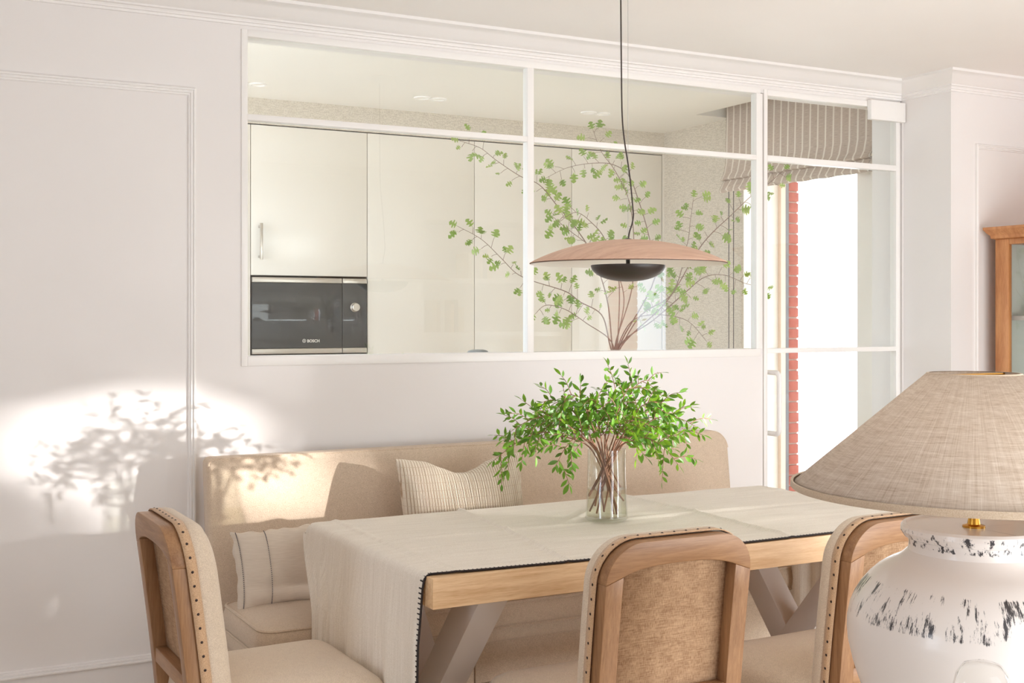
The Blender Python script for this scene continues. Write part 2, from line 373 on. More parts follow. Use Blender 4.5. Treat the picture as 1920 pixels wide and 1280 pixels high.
# brick return outside the balcony door
bw = struct(bx('wall_brick', KX+.29, KX+.36, wk1+.0, wk1+.6, -.5, 2.6, M['mortar']))
z = -.1; k = 0
bm_ = G().box(0, .070, -.012, 0, 0, .047)
first = None
while z < 2.25:
    if first is None:
        o = mk('brick', bm_, M['brick'], bw, local=True, bevel=.0008); first = o
    else:
        o = first.copy(); C.objects.link(o)
    o.location = (KX+.292+random.uniform(-.0015, .0015), wk1+.003+random.uniform(-.002, .002), z); z += .0555; k += 1
g = G(); g.box(KXL-.2, KXL, WY+TH, KY+.62, 0, .2); g.box(KXL-.2, KXL, WY+TH, KY+.62, 2.3, KC+.2); g.box(KXL-.2, KXL, WY+TH, 4.0, .2, 2.3); g.box(KXL-.2, KXL, 5.65, KY+.62, .2, 2.3)
struct(mk('wall_kitchen_left', g, M['wall']))

# tall cabinets: carcass, doors
edges = [1.08, X(470, KY), X(688.5, KY), X(889.5, KY), X(1072, KY), X(1241, KY)]
labs = ['cream lacquered tall kitchen unit at the far end, cut by the white window frame', 'cream lacquered kitchen unit that holds the built-in microwave',
        'plain cream kitchen tall unit directly beside the microwave unit', 'plain cream tall unit two doors from the microwave, behind the leafy branches',
        'cream tall unit in the kitchen corner, behind the wood pendant']
zmw0, zmw1 = 1.166, 1.532
for i in range(5):
    x0, x1 = edges[i], edges[i+1]
    t = thing('tall_cabinet', labs[i], 'cabinet', ((x0+x1)/2, KY+.3, 0), group='cream kitchen tall units')
    G_ = .0018
    if i == 1:
        g = G(); g.box(x0, x1, KY+.03, KY+.58, 0, zmw0-.004); g.box(x0, x1, KY+.03, KY+.58, zmw1+.008, 2.26); g.box(x0, x0+.004, KY+.03, KY+.58, zmw0-.004, zmw1+.008); g.box(x1-.004, x1, KY+.03, KY+.58, zmw0-.004, zmw1+.008); g.box(x0+.004, x1-.004, KY+.56, KY+.58, zmw0-.004, zmw1+.008)
        mk('body', g, M['gap'], t)
        dd = bx('door', x0+G_, x1-G_, KY, KY+.02, zmw1+.010, 2.256, M['cab'], t, bevel=.001)
        hx_ = X(486, KY); ha, hb = Zat(486, 487, KY), Zat(486, 419, KY)
        hg = G(); hg.box(hx_-.006, hx_+.006, KY-.042, KY-.030, ha, hb); hg.box(hx_-.005, hx_+.005, KY-.031, KY, ha+.01, ha+.02); hg.box(hx_-.005, hx_+.005, KY-.031, KY, hb-.02, hb-.01)
        mk('handle', hg, M['steel'], dd, bevel=.001)
        bx('drawer', x0+G_, x1-G_, KY, KY+.02, .1, zmw0-.006, M['cab'], t, bevel=.001)
    else:
        bx('body', x0, x1, KY+.022, KY+.58, 0, 2.26, M['gap'], t)
        bx('door', x0+G_, x1-G_, KY, KY+.02, .1, 2.256, M['cab'], t, bevel=.001)
struct(bx('trim_11', edges[5]+.003, KX, KY, KY+.3, 0, 2.262, M['cab']))
# microwave
x0, x1 = edges[1]+.005, edges[2]-.005; zz0, zz1 = zmw0, zmw1; xs = X(641, KY)
mw = thing('microwave', 'built-in dark glass microwave with steel strips and round knob', 'microwave', ((x0+x1)/2, KY+.3, zz0))
bx('body', x0, x1, KY+.012, KY+.5, zz0, zz1, M['gap'], mw)
bx('glass_door', x0, xs-.002, KY-.006, KY+.012, zz0+.026, zz1-.026, M['ovenglass'], mw, bevel=.001)
bx('control_panel', xs+.002, x1, KY-.006, KY+.012, zz0+.026, zz1-.026, M['ovenglass'], mw, bevel=.001)
for a, b in ((x0, xs-.002), (xs+.002, x1)):
    bx('steel_strip', a, b, KY-.008, KY+.012, zz0, zz0+.024, M['steel'], mw, bevel=.001)
    bx('steel_strip', a, b, KY-.008, KY+.012, zz1-.024, zz1, M['steel'], mw, bevel=.001)
kp = at(664, 576, KY)
g = G(); q = []
for r, dy in ((0.0225, .0), (.0225, -.004), (.0195, -.006), (.0195, -.024), (.0175, -.026), (.0001, -.026)):
    q.append([(kp.x+r*math.cos(2*PI*k/32), KY-.006+dy, kp.z+r*math.sin(2*PI*k/32)) for k in range(32)])
mk('knob', g.loft(q), M['steel'], mw, smooth=True)
def text(name, body, loc, size, mat_, parent, off=.0):
    c = bpy.data.curves.new(name, 'FONT'); c.body = body; c.size = size; c.extrude = .0003; c.offset = off
    o = bpy.data.objects.new(name, c); C.objects.link(o); c.materials.append(mat_)
    me = bpy.data.meshes.new_from_object(o); bpy.data.objects.remove(o)
    o = bpy.data.objects.new(name, me); C.objects.link(o)
    o.location = Vector(loc)-Vector(parent['wl']); o.rotation_euler = (PI/2, 0, 0); o.parent = parent; return o
M['print'] = mat('grey_print', (215, 212, 205), .5)
lp = at(575, 641.5, KY)
text('lettering', 'BOSCH', (lp.x, KY-.0065, lp.z), .0195, M['print'], mw, .0006)
g = G(); cc = at(569.5, 638.7, KY)
def ringxz(c, r0, r1, y0, y1, n=24):
    R_ = []
    for r, y in ((r0, y0), (r1, y0), (r1, y1), (r0, y1), (r0, y0)):
        R_.append([(c.x+r*math.cos(2*PI*k/n), y, c.z+r*math.sin(2*PI*k/n)) for k in range(n)])
    return G().loft(R_, True, False)
g = ringxz(cc, .0072, .0088, KY-.0072, KY-.006); g.box(cc.x-.0032, cc.x-.0020, KY-.0072, KY-.006, cc.z-.0065, cc.z+.0065); g.box(cc.x+.0020, cc.x+.0032, KY-.0072, KY-.006, cc.z-.0065, cc.z+.0065); g.box(cc.x-.002, cc.x+.002, KY-.0072, KY-.006, cc.z-.0007, cc.z+.0007)
mk('emblem', g, M['print'], mw)
# recessed ceiling lights
M['lampglass'] = mat('downlight_glass', (250, 246, 238), .3)
for px, py, lab in ((807, 184, 'recessed twin ceiling spotlight above the middle of the kitchen'), (1117, 211.5, 'recessed twin ceiling spotlight nearest the striped blind'), (466, 156, 'recessed ceiling spotlight cut off by the window frame')):
    d = FPX*(KC-CAM_Z)/(HOR-py); r = (px-960)/FPX*d; p = RT*r+FW*d
    t = thing('ceiling_spotlight', lab, 'ceiling light', (p.x, p.y, KC), group='recessed kitchen ceiling spotlights')
    for s in (-1, 1):
        cx = p.x+s*.042
        mk('ring', G().lathe([(.030, 0), (.030, -.006), (.040, -.006), (.041, 0)], (cx, p.y, KC), 32), M['white'], t, smooth=True)
        mk('lens', G().lathe([(.0001, -.001), (.030, -.002)], (cx, p.y, KC), 32), M['lampglass'], t)
# worktop along the glazed partition
wt = thing('worktop_unit', 'pale kitchen worktop under the interior window', 'worktop', (2.2, 4.2, 0))
bx('worktop', .4, 3.18, 3.91, 4.5, .88, .92, M['stone'], wt); bx('body', .45, 3.15, 3.93, 4.45, .1, .879, M['cab'], wt); bx('plinth', .5, 3.1, 3.95, 4.4, 0, .099, M['gap'], wt)
cp = at(896, 660, 4.12)
cn = thing('canister', 'canister with rounded grey lid, just showing above the sill', 'canister', (cp.x, cp.y, .92))
mk('body', G().lathe([(.0001, 0), (.036, 0), (.038, .01), (.038, cp.z-.92-.012), (.0001, cp.z-.92-.012)], (cp.x, cp.y, .92), 40), M['stone'], cn, smooth=True)
mk('lid', G().lathe([(.0001, -.011), (.040, -.011), (.041, 0), (.036, .006), (.02, .010), (.0001, .011)], (cp.x, cp.y, cp.z), 40), mat('grey_lid', (140, 146, 148), .3), cn, smooth=True)

# roman blind
bxp = 4.0
by0, by1 = bxp/math.tan(math.atan((1641-960)/FPX)+YAW), bxp/math.tan(math.atan((1361-960)/FPX)+YAW)
m = mat('striped_blind', (196, 182, 168), .95); n = N(m)
vv = n.coords(); sp = n.n('ShaderNodeSeparateXYZ'); n.l(vv, sp.inputs[0])
st = n.math('GREATER_THAN', n.math('FRACT', n.math('MULTIPLY', sp.outputs[1], 1/.052)), .80)
nz = n.noise(n.coords((1, 30, 600)), 1, 3)
base = n.ramp(nz, [(.35, (178, 160, 146)), (.65, (204, 188, 174))])
n.l(n.mix(base, (228, 219, 208), st), n.b.inputs['Base Color']); n.b.inputs['Transmission Weight'].default_value = 0
M['blind'] = m
bl = thing('roman_blind', 'taupe roman blind with pale vertical stripes over the balcony door', 'blind', (bxp, (by0+by1)/2, 1.98))
zb_ = 1.985
prof = [(0, 2.56), (.004, 2.4), (.0, 2.25), (-.002, 2.14), (-.014, 2.085), (-.030, 2.06), (-.034, 2.05), (-.020, 2.046), (-.014, 2.052), (-.018, 2.04), (-.036, 2.012), (-.046, 1.995), (-.040, zb_), (-.02, zb_+.002), (0, zb_+.01)]
ny = 60; g = G(); rows = []
for j in range(ny+1):
    y = by0+(by1-by0)*j/ny
    rows.append([(bxp+a*(1+.07*math.sin(j*.9+b*4)), y, z+(.0015*math.sin(j*.7) if z < 2.06 else 0)) for b, (a, z) in enumerate(prof)])
g.loft(rows, False, False); mk('fabric', g, M['blind'], bl, smooth=True, angle=80, solid=.003)
g = G(); rows = []
for j in range(9):
    y = by0+.0+.004*j
    rows.append([(bxp+.012*math.sin(j*.9)+.045, y, 2.54), (bxp+.012*math.sin(j*.9)+.03, y, 2.2), (bxp+.02, y-.012, 2.05), (bxp+.01*math.sin(j), y, 1.99)])
mk('side_folds', g.loft(rows, False, False), M['blind'], bl, smooth=True, solid=.002)
for dy in (.012, .05): mk('pull_cord', G().tube([(bxp+.01, by1-dy, 2.5), (bxp+.01, by1-dy, .9)], .0022, 6), M['cord'], bl)
mk('hook', G().tube([(KX-.002, by0-.03, 2.1), (KX-.03, by0-.03, 2.1), (KX-.03, by0-.03, 2.19), (KX-.002, by0-.03, 2.19)], .004, 6), M['steel'], bl)

# ------------------------------------------------------------------ outside
struct(bx('ground', -20, 30, -20, 30, -.6, -.5, M['ground']))
fb = thing('white_building', 'white rendered building wall outside the balcony door', 'building', (9, 8, -.5))
bx('wall', X(1580, 8.0), 13, 8, 8.4, -.5, 6, M['facade'], fb)
wg = struct(bx('added_sun_block', XR+.25, 6.4, 3.55, 3.75, -.5, 4, M['facade']))  # unseen wing wall added to stop sun entering by the balcony door
added_tree = thing('added_tree', 'unseen leafy crown outside the dining room window, added to mottle the sun', 'added_tree', (13.0, -6.6, -.5))
mk('trunk', G().tube([(13.0, -6.6, -.5), (13.05, -6.6, .8), (13.0, -6.65, 1.6), (13.1, -6.7, 2.6)], [.12, .1, .09, .05], 10), mat('bark', (120, 100, 84), .9), added_tree, smooth=True)
# openings cut in the added crown to place sun patches: (X, z, rx, rz) of the light they let through
GAPS = [(.76, .965, .36, .10), (.93, .80, .27, .085), (X(265, 3.8), Zat(265, 862, 3.8), .10, .035)]
rt = random.Random(5); g = G()
side = SUN_DIR.cross(Vector((0, 0, 1))).normalized()
for k in range(8500):
    # a point of the crown: spherical cluster about (13, -6.6, 2.2)
    a = Vector((rt.gauss(0, .55), rt.gauss(0, 1.15), rt.gauss(0, .75)))
    p = Vector((13.0, -6.6, 1.9))+a
    if p.z < .7: continue
    t_ = (3.8-p.y)/SUN_DIR.y; h = p+SUN_DIR*t_
    if any(((h.x-gx)/rx)**2+((h.z-gz)/rz)**2 < 1 for gx, gz, rx, rz in GAPS): continue
    u = Vector((rt.uniform(-1, 1), rt.uniform(-1, 1), rt.uniform(-1, 1))).normalized(); v = u.cross(Vector((rt.uniform(-1, 1), .3, rt.uniform(-1, 1)))).normalized()
    g.add([p-u*.055, p+v*.03, p+u*.055, p-v*.03], [(0, 1, 2, 3)])
for k in range(5200):
    a = Vector((rt.gauss(0, .55), rt.uniform(-2.2, 2.0), rt.gauss(0, .28))); p = Vector((13.0, -6.6, 2.75))+a
    t_ = (3.8-p.y)/SUN_DIR.y; h = p+SUN_DIR*t_
    if any(((h.x-gx)/rx)**2+((h.z-gz)/rz)**2 < 1 for gx, gz, rx, rz in GAPS): continue
    u = Vector((rt.uniform(-1, 1), rt.uniform(-1, 1), rt.uniform(-1, 1))).normalized(); v = u.cross(Vector((rt.uniform(-1, 1), .3, rt.uniform(-1, 1)))).normalized()
    g.add([p-u*.055, p+v*.03, p+u*.055, p-v*.03], [(0, 1, 2, 3)])
o = mk('crown', g, mat('tree_leaf', (110, 140, 70), .6), added_tree); o['kind'] = 'stuff'
struct(bx('added_shade_roof', KX+.36, 5.9, 3.6, 8.0, 2.36, 2.5, M['facade']))  # unseen roof added to keep sky light off the door reveal and bricks
nb = thing('far_building', 'pale building with a striped awning seen mirrored in the glass', 'building', (9, -8, -.5))
bx('wall', 5.2, 9.2, -9, -8.6, -.5, 1.6, M['facade'], nb); bx('awning', 5.6, 8.4, -8.6, -8.1, 1.55, 1.75, mat('awning', (180, 190, 196), .8), nb)
bp = thing('brick_pier', 'red brick pier outside the dining room window', 'pier', (5.35, -.75, -.5))
bx('core', 5.29, 5.54, -.76, -.52, -.5, 2.4, M['mortar'], bp); z = -.3; fb_ = None
while z < 2.3:
    if fb_ is None: o = mk('brick', G().box(0, .26, 0, .25, 0, .047), M['brick'], bp, local=True, bevel=.002); fb_ = o
    else: o = fb_.copy(); C.objects.link(o)
    o.location = Vector((5.285, -.765, z))-Vector((5.35, -.75, -.5)); z += .058

# ------------------------------------------------------------------ bench
BX0, BX1 = X(388, 3.66), X(1362, 3.66)
bench = thing('banquette', 'long beige upholstered bench with high back along the white wall', 'bench', ((BX0+BX1)/2, 3.4, 0))
def rrect(x0, x1, z0, z1, r, n=8, rb=None, rl=None):
    pts = []; rb = r if rb is None else rb
    rl = r if rl is None else rl
    for cx, cz, a0, rr in ((x1-rb, z0+rb, -PI/2, rb), (x1-r, z1-r, 0, r), (x0+rl, z1-rl, PI/2, rl), (x0+rb, z0+rb, PI, rb)):
        for k in range(n+1):
            a = a0+k/n*PI/2; pts.append((cx+rr*math.cos(a), cz+rr*math.sin(a)))
    return pts
def backy(z): return 3.56+.10*max(0, min(1, (z-.50)/.42))
rings = []
def ringat(inset, yoff, fronty):
    return [(x, backy(z)+yoff, z) for x, z in rrect(BX0+inset, BX1-inset, .12+inset, .918-inset, max(.062-inset, .02), 8, .02, .022)]
rings = [ringat(.006, .062, False), ringat(0, .056, False), ringat(0, .016, True), ringat(.003, .006, True), ringat(.010, .0, True)]
def grid_front(x0, x1, z0, z1, yf, nx, nz):
    pass
g = G(); g.loft(rings, True, True); mk('backrest', g, M['bench'], bench, smooth=True, angle=50)
# piping along the back edge
pp = [Vector((x, backy(z)+.012, z)) for x, z in rrect(BX0+.003, BX1-.003, .45, .916, .073, 8, .02)]
pp = pp[9-1:-8]
mk('piping', G().tube([Vector((x, backy(z)+.006, z)) for x, z in rrect(BX0+.004, BX1-.004, .12, .914, .06, 8, .02, .02)[9:27]], .004, 6), M['bench'], bench, smooth=True)
SX0, SX1, SY0, SY1 = BX0+.015, BX1-.01, 3.165, 3.57
def cushion_rings(x0, x1, y0, y1, z0, z1, r, puff=.012, edge=.018):
    def ro(ins, z, dz=0): return [(x, y, z) for x, y in rrect(x0+ins, x1-ins, y0+ins, y1-ins, max(r-ins, .01), 8)]
    return [ro(edge, z0), ro(edge*.3, z0+edge*.3), ro(0, z0+edge), ro(-.004, (z0+z1)/2), ro(0, z1-edge), ro(edge*.3, z1-edge*.3), ro(edge, z1), ro(edge*3, z1+puff*.6), ro(edge*6, z1+puff)]
mk('seat_cushion', G().loft(cushion_rings(SX0, SX1, SY0, SY1, .428, .505, .05)), M['bench'], bench, smooth=True, angle=60)
for zz in (.502, .431):
    mk('seat_piping', G().tube([(x, y, zz) for x, y in rrect(SX0+.006, SX1-.006, SY0+.006, SY1-.006, .045, 8)]+[(SX1-.05, SY0+.006, zz)], .0045, 6), M['bench'], bench, smooth=True)
mk('seat_base', G().loft(cushion_rings(SX0+.004, SX1-.004, SY0+.026, SY1, .384, .43, .045, 0, .008)[:7]), M['bench'], bench, smooth=True, angle=60)
xs_ = [SX0+.012, X(891, 3.2), SX1-.012]
for a, b in zip(xs_, xs_[1:]): bx('skirt_panel', a+.001, b-.001, SY0+.036, SY1, .06, .388, M['bench'], bench, bevel=.006)
for fx in (SX0+.1, SX1-.1): bx('foot', fx-.03, fx+.03, SY0+.05, SY0+.11, 0, .06, M['black'], bench)

# ------------------------------------------------------------------ cushions
def pillow(name, label, W, H, T, pos, rotz, lean, mt, nx=60, nz=40, dip=0, rib=0, wr=0, seed=0, curl=0, roll=0, group=None):
    t = thing(name, label, 'cushion', pos, 0, group); t.rotation_euler = Matrix.Rotation(rotz, 4, 'Z').to_euler(); 
    mr = Matrix.Rotation(lean, 4, 'X') @ Matrix.Rotation(roll, 4, 'Y')
    g = G()
    for side in (-1, 1):
        vs = []
        for j in range(nz+1):
            for i in range(nx+1):
                u = -1+2*i/nx; v = -1+2*j/nz
                cu = math.sin(u*PI/2)*.35+u*.65; cv = math.sin(v*PI/2)*.35+v*.65
                th = T*.5*max(0, (1-abs(cu)**2.2)*(1-abs(cv)**2.2))**.5
                x = cu*W/2*(1-.055*(1-cv*cv)*abs(cu)**2); z = cv*H/2*(1-.055*(1-cu*cu)*abs(cv)**2)
                if v > 0: z -= dip*math.exp(-(cu/.42)**2)*cv**2
                y = side*th
                if rib: y += side*rib*abs(math.sin(cu*W*PI/.0085))*(min(1, th/.01))
                if wr:
                    y += side*wr*noise.noise(Vector((x*9+seed, z*9, side*3.0)))*min(1, th/.02)*1.2
                    z += wr*.6*noise.noise(Vector((x*30+seed, 0, z*3)))*abs(cv)**6; x += wr*.8*noise.noise(Vector((0, seed, z*28)))*abs(cu)**6
                vs.append(mr @ Vector((x, y, z+H/2)))
        fs = [(j*(nx+1)+i, j*(nx+1)+i+1, (j+1)*(nx+1)+i+1, (j+1)*(nx+1)+i) for j in range(nz) for i in range(nx)]
        g.add(vs, fs)
    me_o = mk('cover', g, mt, t, smooth=True, local=True, angle=75)
    return t, mr
# lumbar cushion with stitched lines
W_, H_ = .295, .228
t, mr = pillow('lumbar_cushion', 'beige linen lumbar cushion with two stitched dark lines on bench seat', W_, H_, .11, (1.125, 3.445, .503), math.radians(-4), math.radians(-13), M['pillow'], wr=.013, seed=3, roll=math.radians(-3))
def stitch(t, mr, W, H, T, u0, mat_, name='stitching', horiz=False, sign=-1):
    g = G(); n_ = 46
    for k in range(n_):
        v = -0.97+1.94*k/(n_-1); 
        cu = math.sin(u0*PI/2)*.35+u0*.65; cv = math.sin(v*PI/2)*.35+v*.65
        if horiz: cu, cv = cv, cu
        th = T*.5*max(0, (1-abs(cu)**2.2)*(1-abs(cv)**2.2))**.5
        x = cu*W/2*(1-.055*(1-cv*cv)*abs(cu)**2); z = cv*H/2*(1-.055*(1-cu*cu)*abs(cv)**2)
        y = sign*(th+.0012+.011*0)
        y += sign*.011*noise.noise(Vector((x*9+3, z*9, sign*3.0)))*min(1, th/.02)*1.2
        p = Vector((x, y, z+H/2)); g.box(p.x-.0010, p.x+.0010, p.y-.001, p.y+.001, p.z-.0016, p.z+.0016)
    g.v = [tuple(mr @ Vector(v)) for v in g.v]
    o = mk(name, g, mat_, t, local=True); o['kind'] = 'stuff'
M['thread'] = mat('grey_thread', (96, 88, 92), .8)
stitch(t, mr, W_, H_, .12, -.86, M['thread']); stitch(t, mr, W_, H_, .12, -.30, M['thread'])
# ribbed cushion
m = mat('ribbed_knit', (232, 222, 206), .95); n = N(m)
vv = n.coords(); sp = n.n('ShaderNodeSeparateXYZ'); n.l(vv, sp.inputs[0])
fx_ = n.math('ABSOLUTE', n.math('SINE', n.math('MULTIPLY', sp.outputs[0], PI/.0085)))
fz_ = n.math('LESS_THAN', n.math('FRACT', n.math('MULTIPLY', sp.outputs[2], 1/.023)), .045)
c0 = n.ramp(fx_, [(.12, (178, 154, 128)), (.62, (230, 219, 203))])
n.l(n.mix(c0, (206, 188, 166), fz_), n.b.inputs['Base Color']); n.bump(n.noise(vv, 400, 2), .4, .001)
M['rib'] = m
pillow('ribbed_cushion', 'cream ribbed square cushion leaning on bench back behind the table', .425, .41, .15, (X(872, 3.42)+.02, 3.41, .505), math.radians(-4), math.radians(-16), M['rib'], nx=320, nz=50, dip=.045, rib=.0028, wr=.006, seed=9)

# ------------------------------------------------------------------ table
TX0, TX1, TY0, TY1, TZ = 1.135, 2.75, 2.462, 3.285, .762
table = thing('dining_table', 'oak dining table with thick top and crossed taupe legs', 'table', ((TX0+TX1)/2, (TY0+TY1)/2, 0))
npl = 6
for k in range(npl):
    y0 = TY0+(TY1-TY0)*k/npl; y1 = TY0+(TY1-TY0)*(k+1)/npl
    if k == 0: y1 = y0+.032
    if k == 1: y0 = TY0+.032
    bx('plank', TX0, TX1, y0+.0004, y1-.0004, TZ-.068, TZ, M['oak'], table, bevel=.0015)
def beam(y_top, y_bot, xc, zt, wx=.078, th=.085, name='leg'):
    a = Vector((xc, y_top, zt)); b = Vector((xc, y_bot, 0)); d = (b-a).normalized(); nn = Vector((0, -d.z, d.y))
    hs = th/2/abs(d.z)
    g = G(); g.add([(xc-wx/2, y_top-hs, zt), (xc+wx/2, y_top-hs, zt), (xc+wx/2, y_top+hs, zt), (xc-wx/2, y_top+hs, zt),
                    (xc-wx/2, y_bot-hs, 0), (xc+wx/2, y_bot-hs, 0), (xc+wx/2, y_bot+hs, 0), (xc-wx/2, y_bot+hs, 0)],
                   [(0, 1, 2, 3), (7, 6, 5, 4), (0, 4, 5, 1), (1, 5, 6, 2), (2, 6, 7, 3), (3, 7, 4, 0)])
    mk(name, g, M['leg'], table, bevel=.002)
for xc in (1.315, 2.53):
    beam(TY0+.10, TY1-.12, xc-.001, TZ-.0685); beam(TY1-.12, TY0+.10, xc+.001, TZ-.0685)
bx('stretcher', 1.36, 2.485, (TY0+TY1)/2-.03, (TY0+TY1)/2+.03, .31, .37, M['leg'], table, bevel=.002)

# tablecloth: path along X: hang at the left end, top, hang at the right end
def cloth_path():
    r = .022; P = []
    L = [(TX0-.028, .25), (TX0-.022, .45), (TX0-.018, .62), (TX0-.012, .70)]
    return L
def cloth():
    r = .02; us = []; zt_ = TZ+.004
    nh = 46
    for k in range(nh): z = .22+(zt_-r-.22)*k/nh; us.append((TX0-.006, z, -1, (zt_-z)))
    for k in range(7): a = PI-k/6*PI/2; us.append((TX0-.006+r+r*math.cos(a), zt_-r+r*math.sin(a), -2, 0))
    nt = 300
    for k in range(1, nt): us.append((TX0+r+(TX1-TX0-2*r+.012)*k/nt, zt_, 0, 0))
    for k in range(7): a = PI/2-k/6*PI/2; us.append((TX1+.006-r+r*math.cos(a), zt_-r+r*math.sin(a), 2, 0))
    for k in range(1, 24): us.append((TX1+.006, zt_-r-(.42)*k/23, 1, r+.42*k/23))
    nv = 84; y0, y1 = TY0+.004, TY1+.03; grid = []
    for i, (x, z, s, drop) in enumerate(us):
        row = []
        for j in range(nv+1):
            ys = y0+.034*(1-min(1, max(0, (x-TX0)/.45)))**1.3
            v = j/nv; y = ys+(y1-ys)*v; xx, zz = x, z
            if s == 0:
                nz_ = noise.noise(Vector((x*5, y*16, 0)))*.0018+noise.noise(Vector((x*2.2, y*5, 4)))*.0025
                w_ = noise.noise(Vector((x*1.1+3, y*1.4, 9)))
                nz_ += .008*math.exp(-(((x-1.55)-(y-2.9)*.12+.03*w_)/.006)**2)          # pressed fold lines
                nz_ += .008*math.exp(-(((x-2.18)+.04*w_)/.007)**2)
                nz_ += .004*math.exp(-(((x-1.95)-(y-3.1)*1.2+.03*w_)/.008)**2)*(1 if y > 2.95 else max(0, (y-2.85)/.1))
                nz_ += .004*math.exp(-(((x-TX0-.07-.02*w_))/.010)**2)
                nz_ += .004*math.exp(-((y-2.90+.04*w_)/.010)**2)+.0035*max(0, noise.noise(Vector((x*1.6, y*26, 2.2))))
                zz = z+max(-.0025, nz_)*min(1, .25+v/.06)
            if abs(s) == 1:
                k = min(1, drop/.16); amp = (.012+.010*min(1, drop/.4))*k
                f = math.sin(v*30+1.3*math.sin(v*9)+.8*drop)*.4+math.sin(v*78+2*math.sin(v*11)+drop*2)*.24+noise.noise(Vector((v*22, drop*1.8, s)))*.8
                xx = x+s*(amp*max(0, .42+f)+.003*k)
                k2 = min(1, max(0, drop-.03)/.20); k2 = k2*k2*(3-2*k2); vv2 = max(0, (v-.45)/.55)**2
                if s < 0: y -= .165*k2*vv2; xx -= .030*k2*vv2
                y = y+.003*math.sin(drop*16)*(1 if v < .05 or v > .95 else 0)
            if v > .96 and s == 0: zz -= (v-.96)/.04*.022
            if v > .96 and abs(s) != 0: zz -= (v-.96)/.04*.022*(0 if s in (-1, 1) else 1)
            row.append((xx, y, zz))
        grid.append(row)
    return grid
cg = cloth()
tc = thing('tablecloth', 'wrinkled natural linen tablecloth hanging off the table end', 'tablecloth', ((TX0+TX1)/2, (TY0+TY1)/2, TZ))
mk('linen', G().loft(cg, False, False), M['cloth'], tc, smooth=True, angle=80, solid=.0022)
edge = [Vector(r[0]) for r in cg]
mk('hem', G().tube([p+Vector((0, -.001, 0)) for p in edge], .0026, 6), M['black'], tc, smooth=True)
g = G(); acc = 0
for i in range(len(edge)-1):
    d = (edge[i+1]-edge[i]); L = d.length; acc += L
    if acc > .0075:
        acc = 0; p = edge[i]
        top = abs(d.x) > abs(d.z)
        if top: g.box(p.x-.0011, p.x+.0011, p.y, p.y+.009, p.z+.0006, p.z+.0016)
        else: g.box(p.x-.0035, p.x-.0015, p.y, p.y+.012, p.z-.0014, p.z+.0014)
o = mk('blanket_stitches', g, M['black'], tc); o['kind'] = 'stuff'

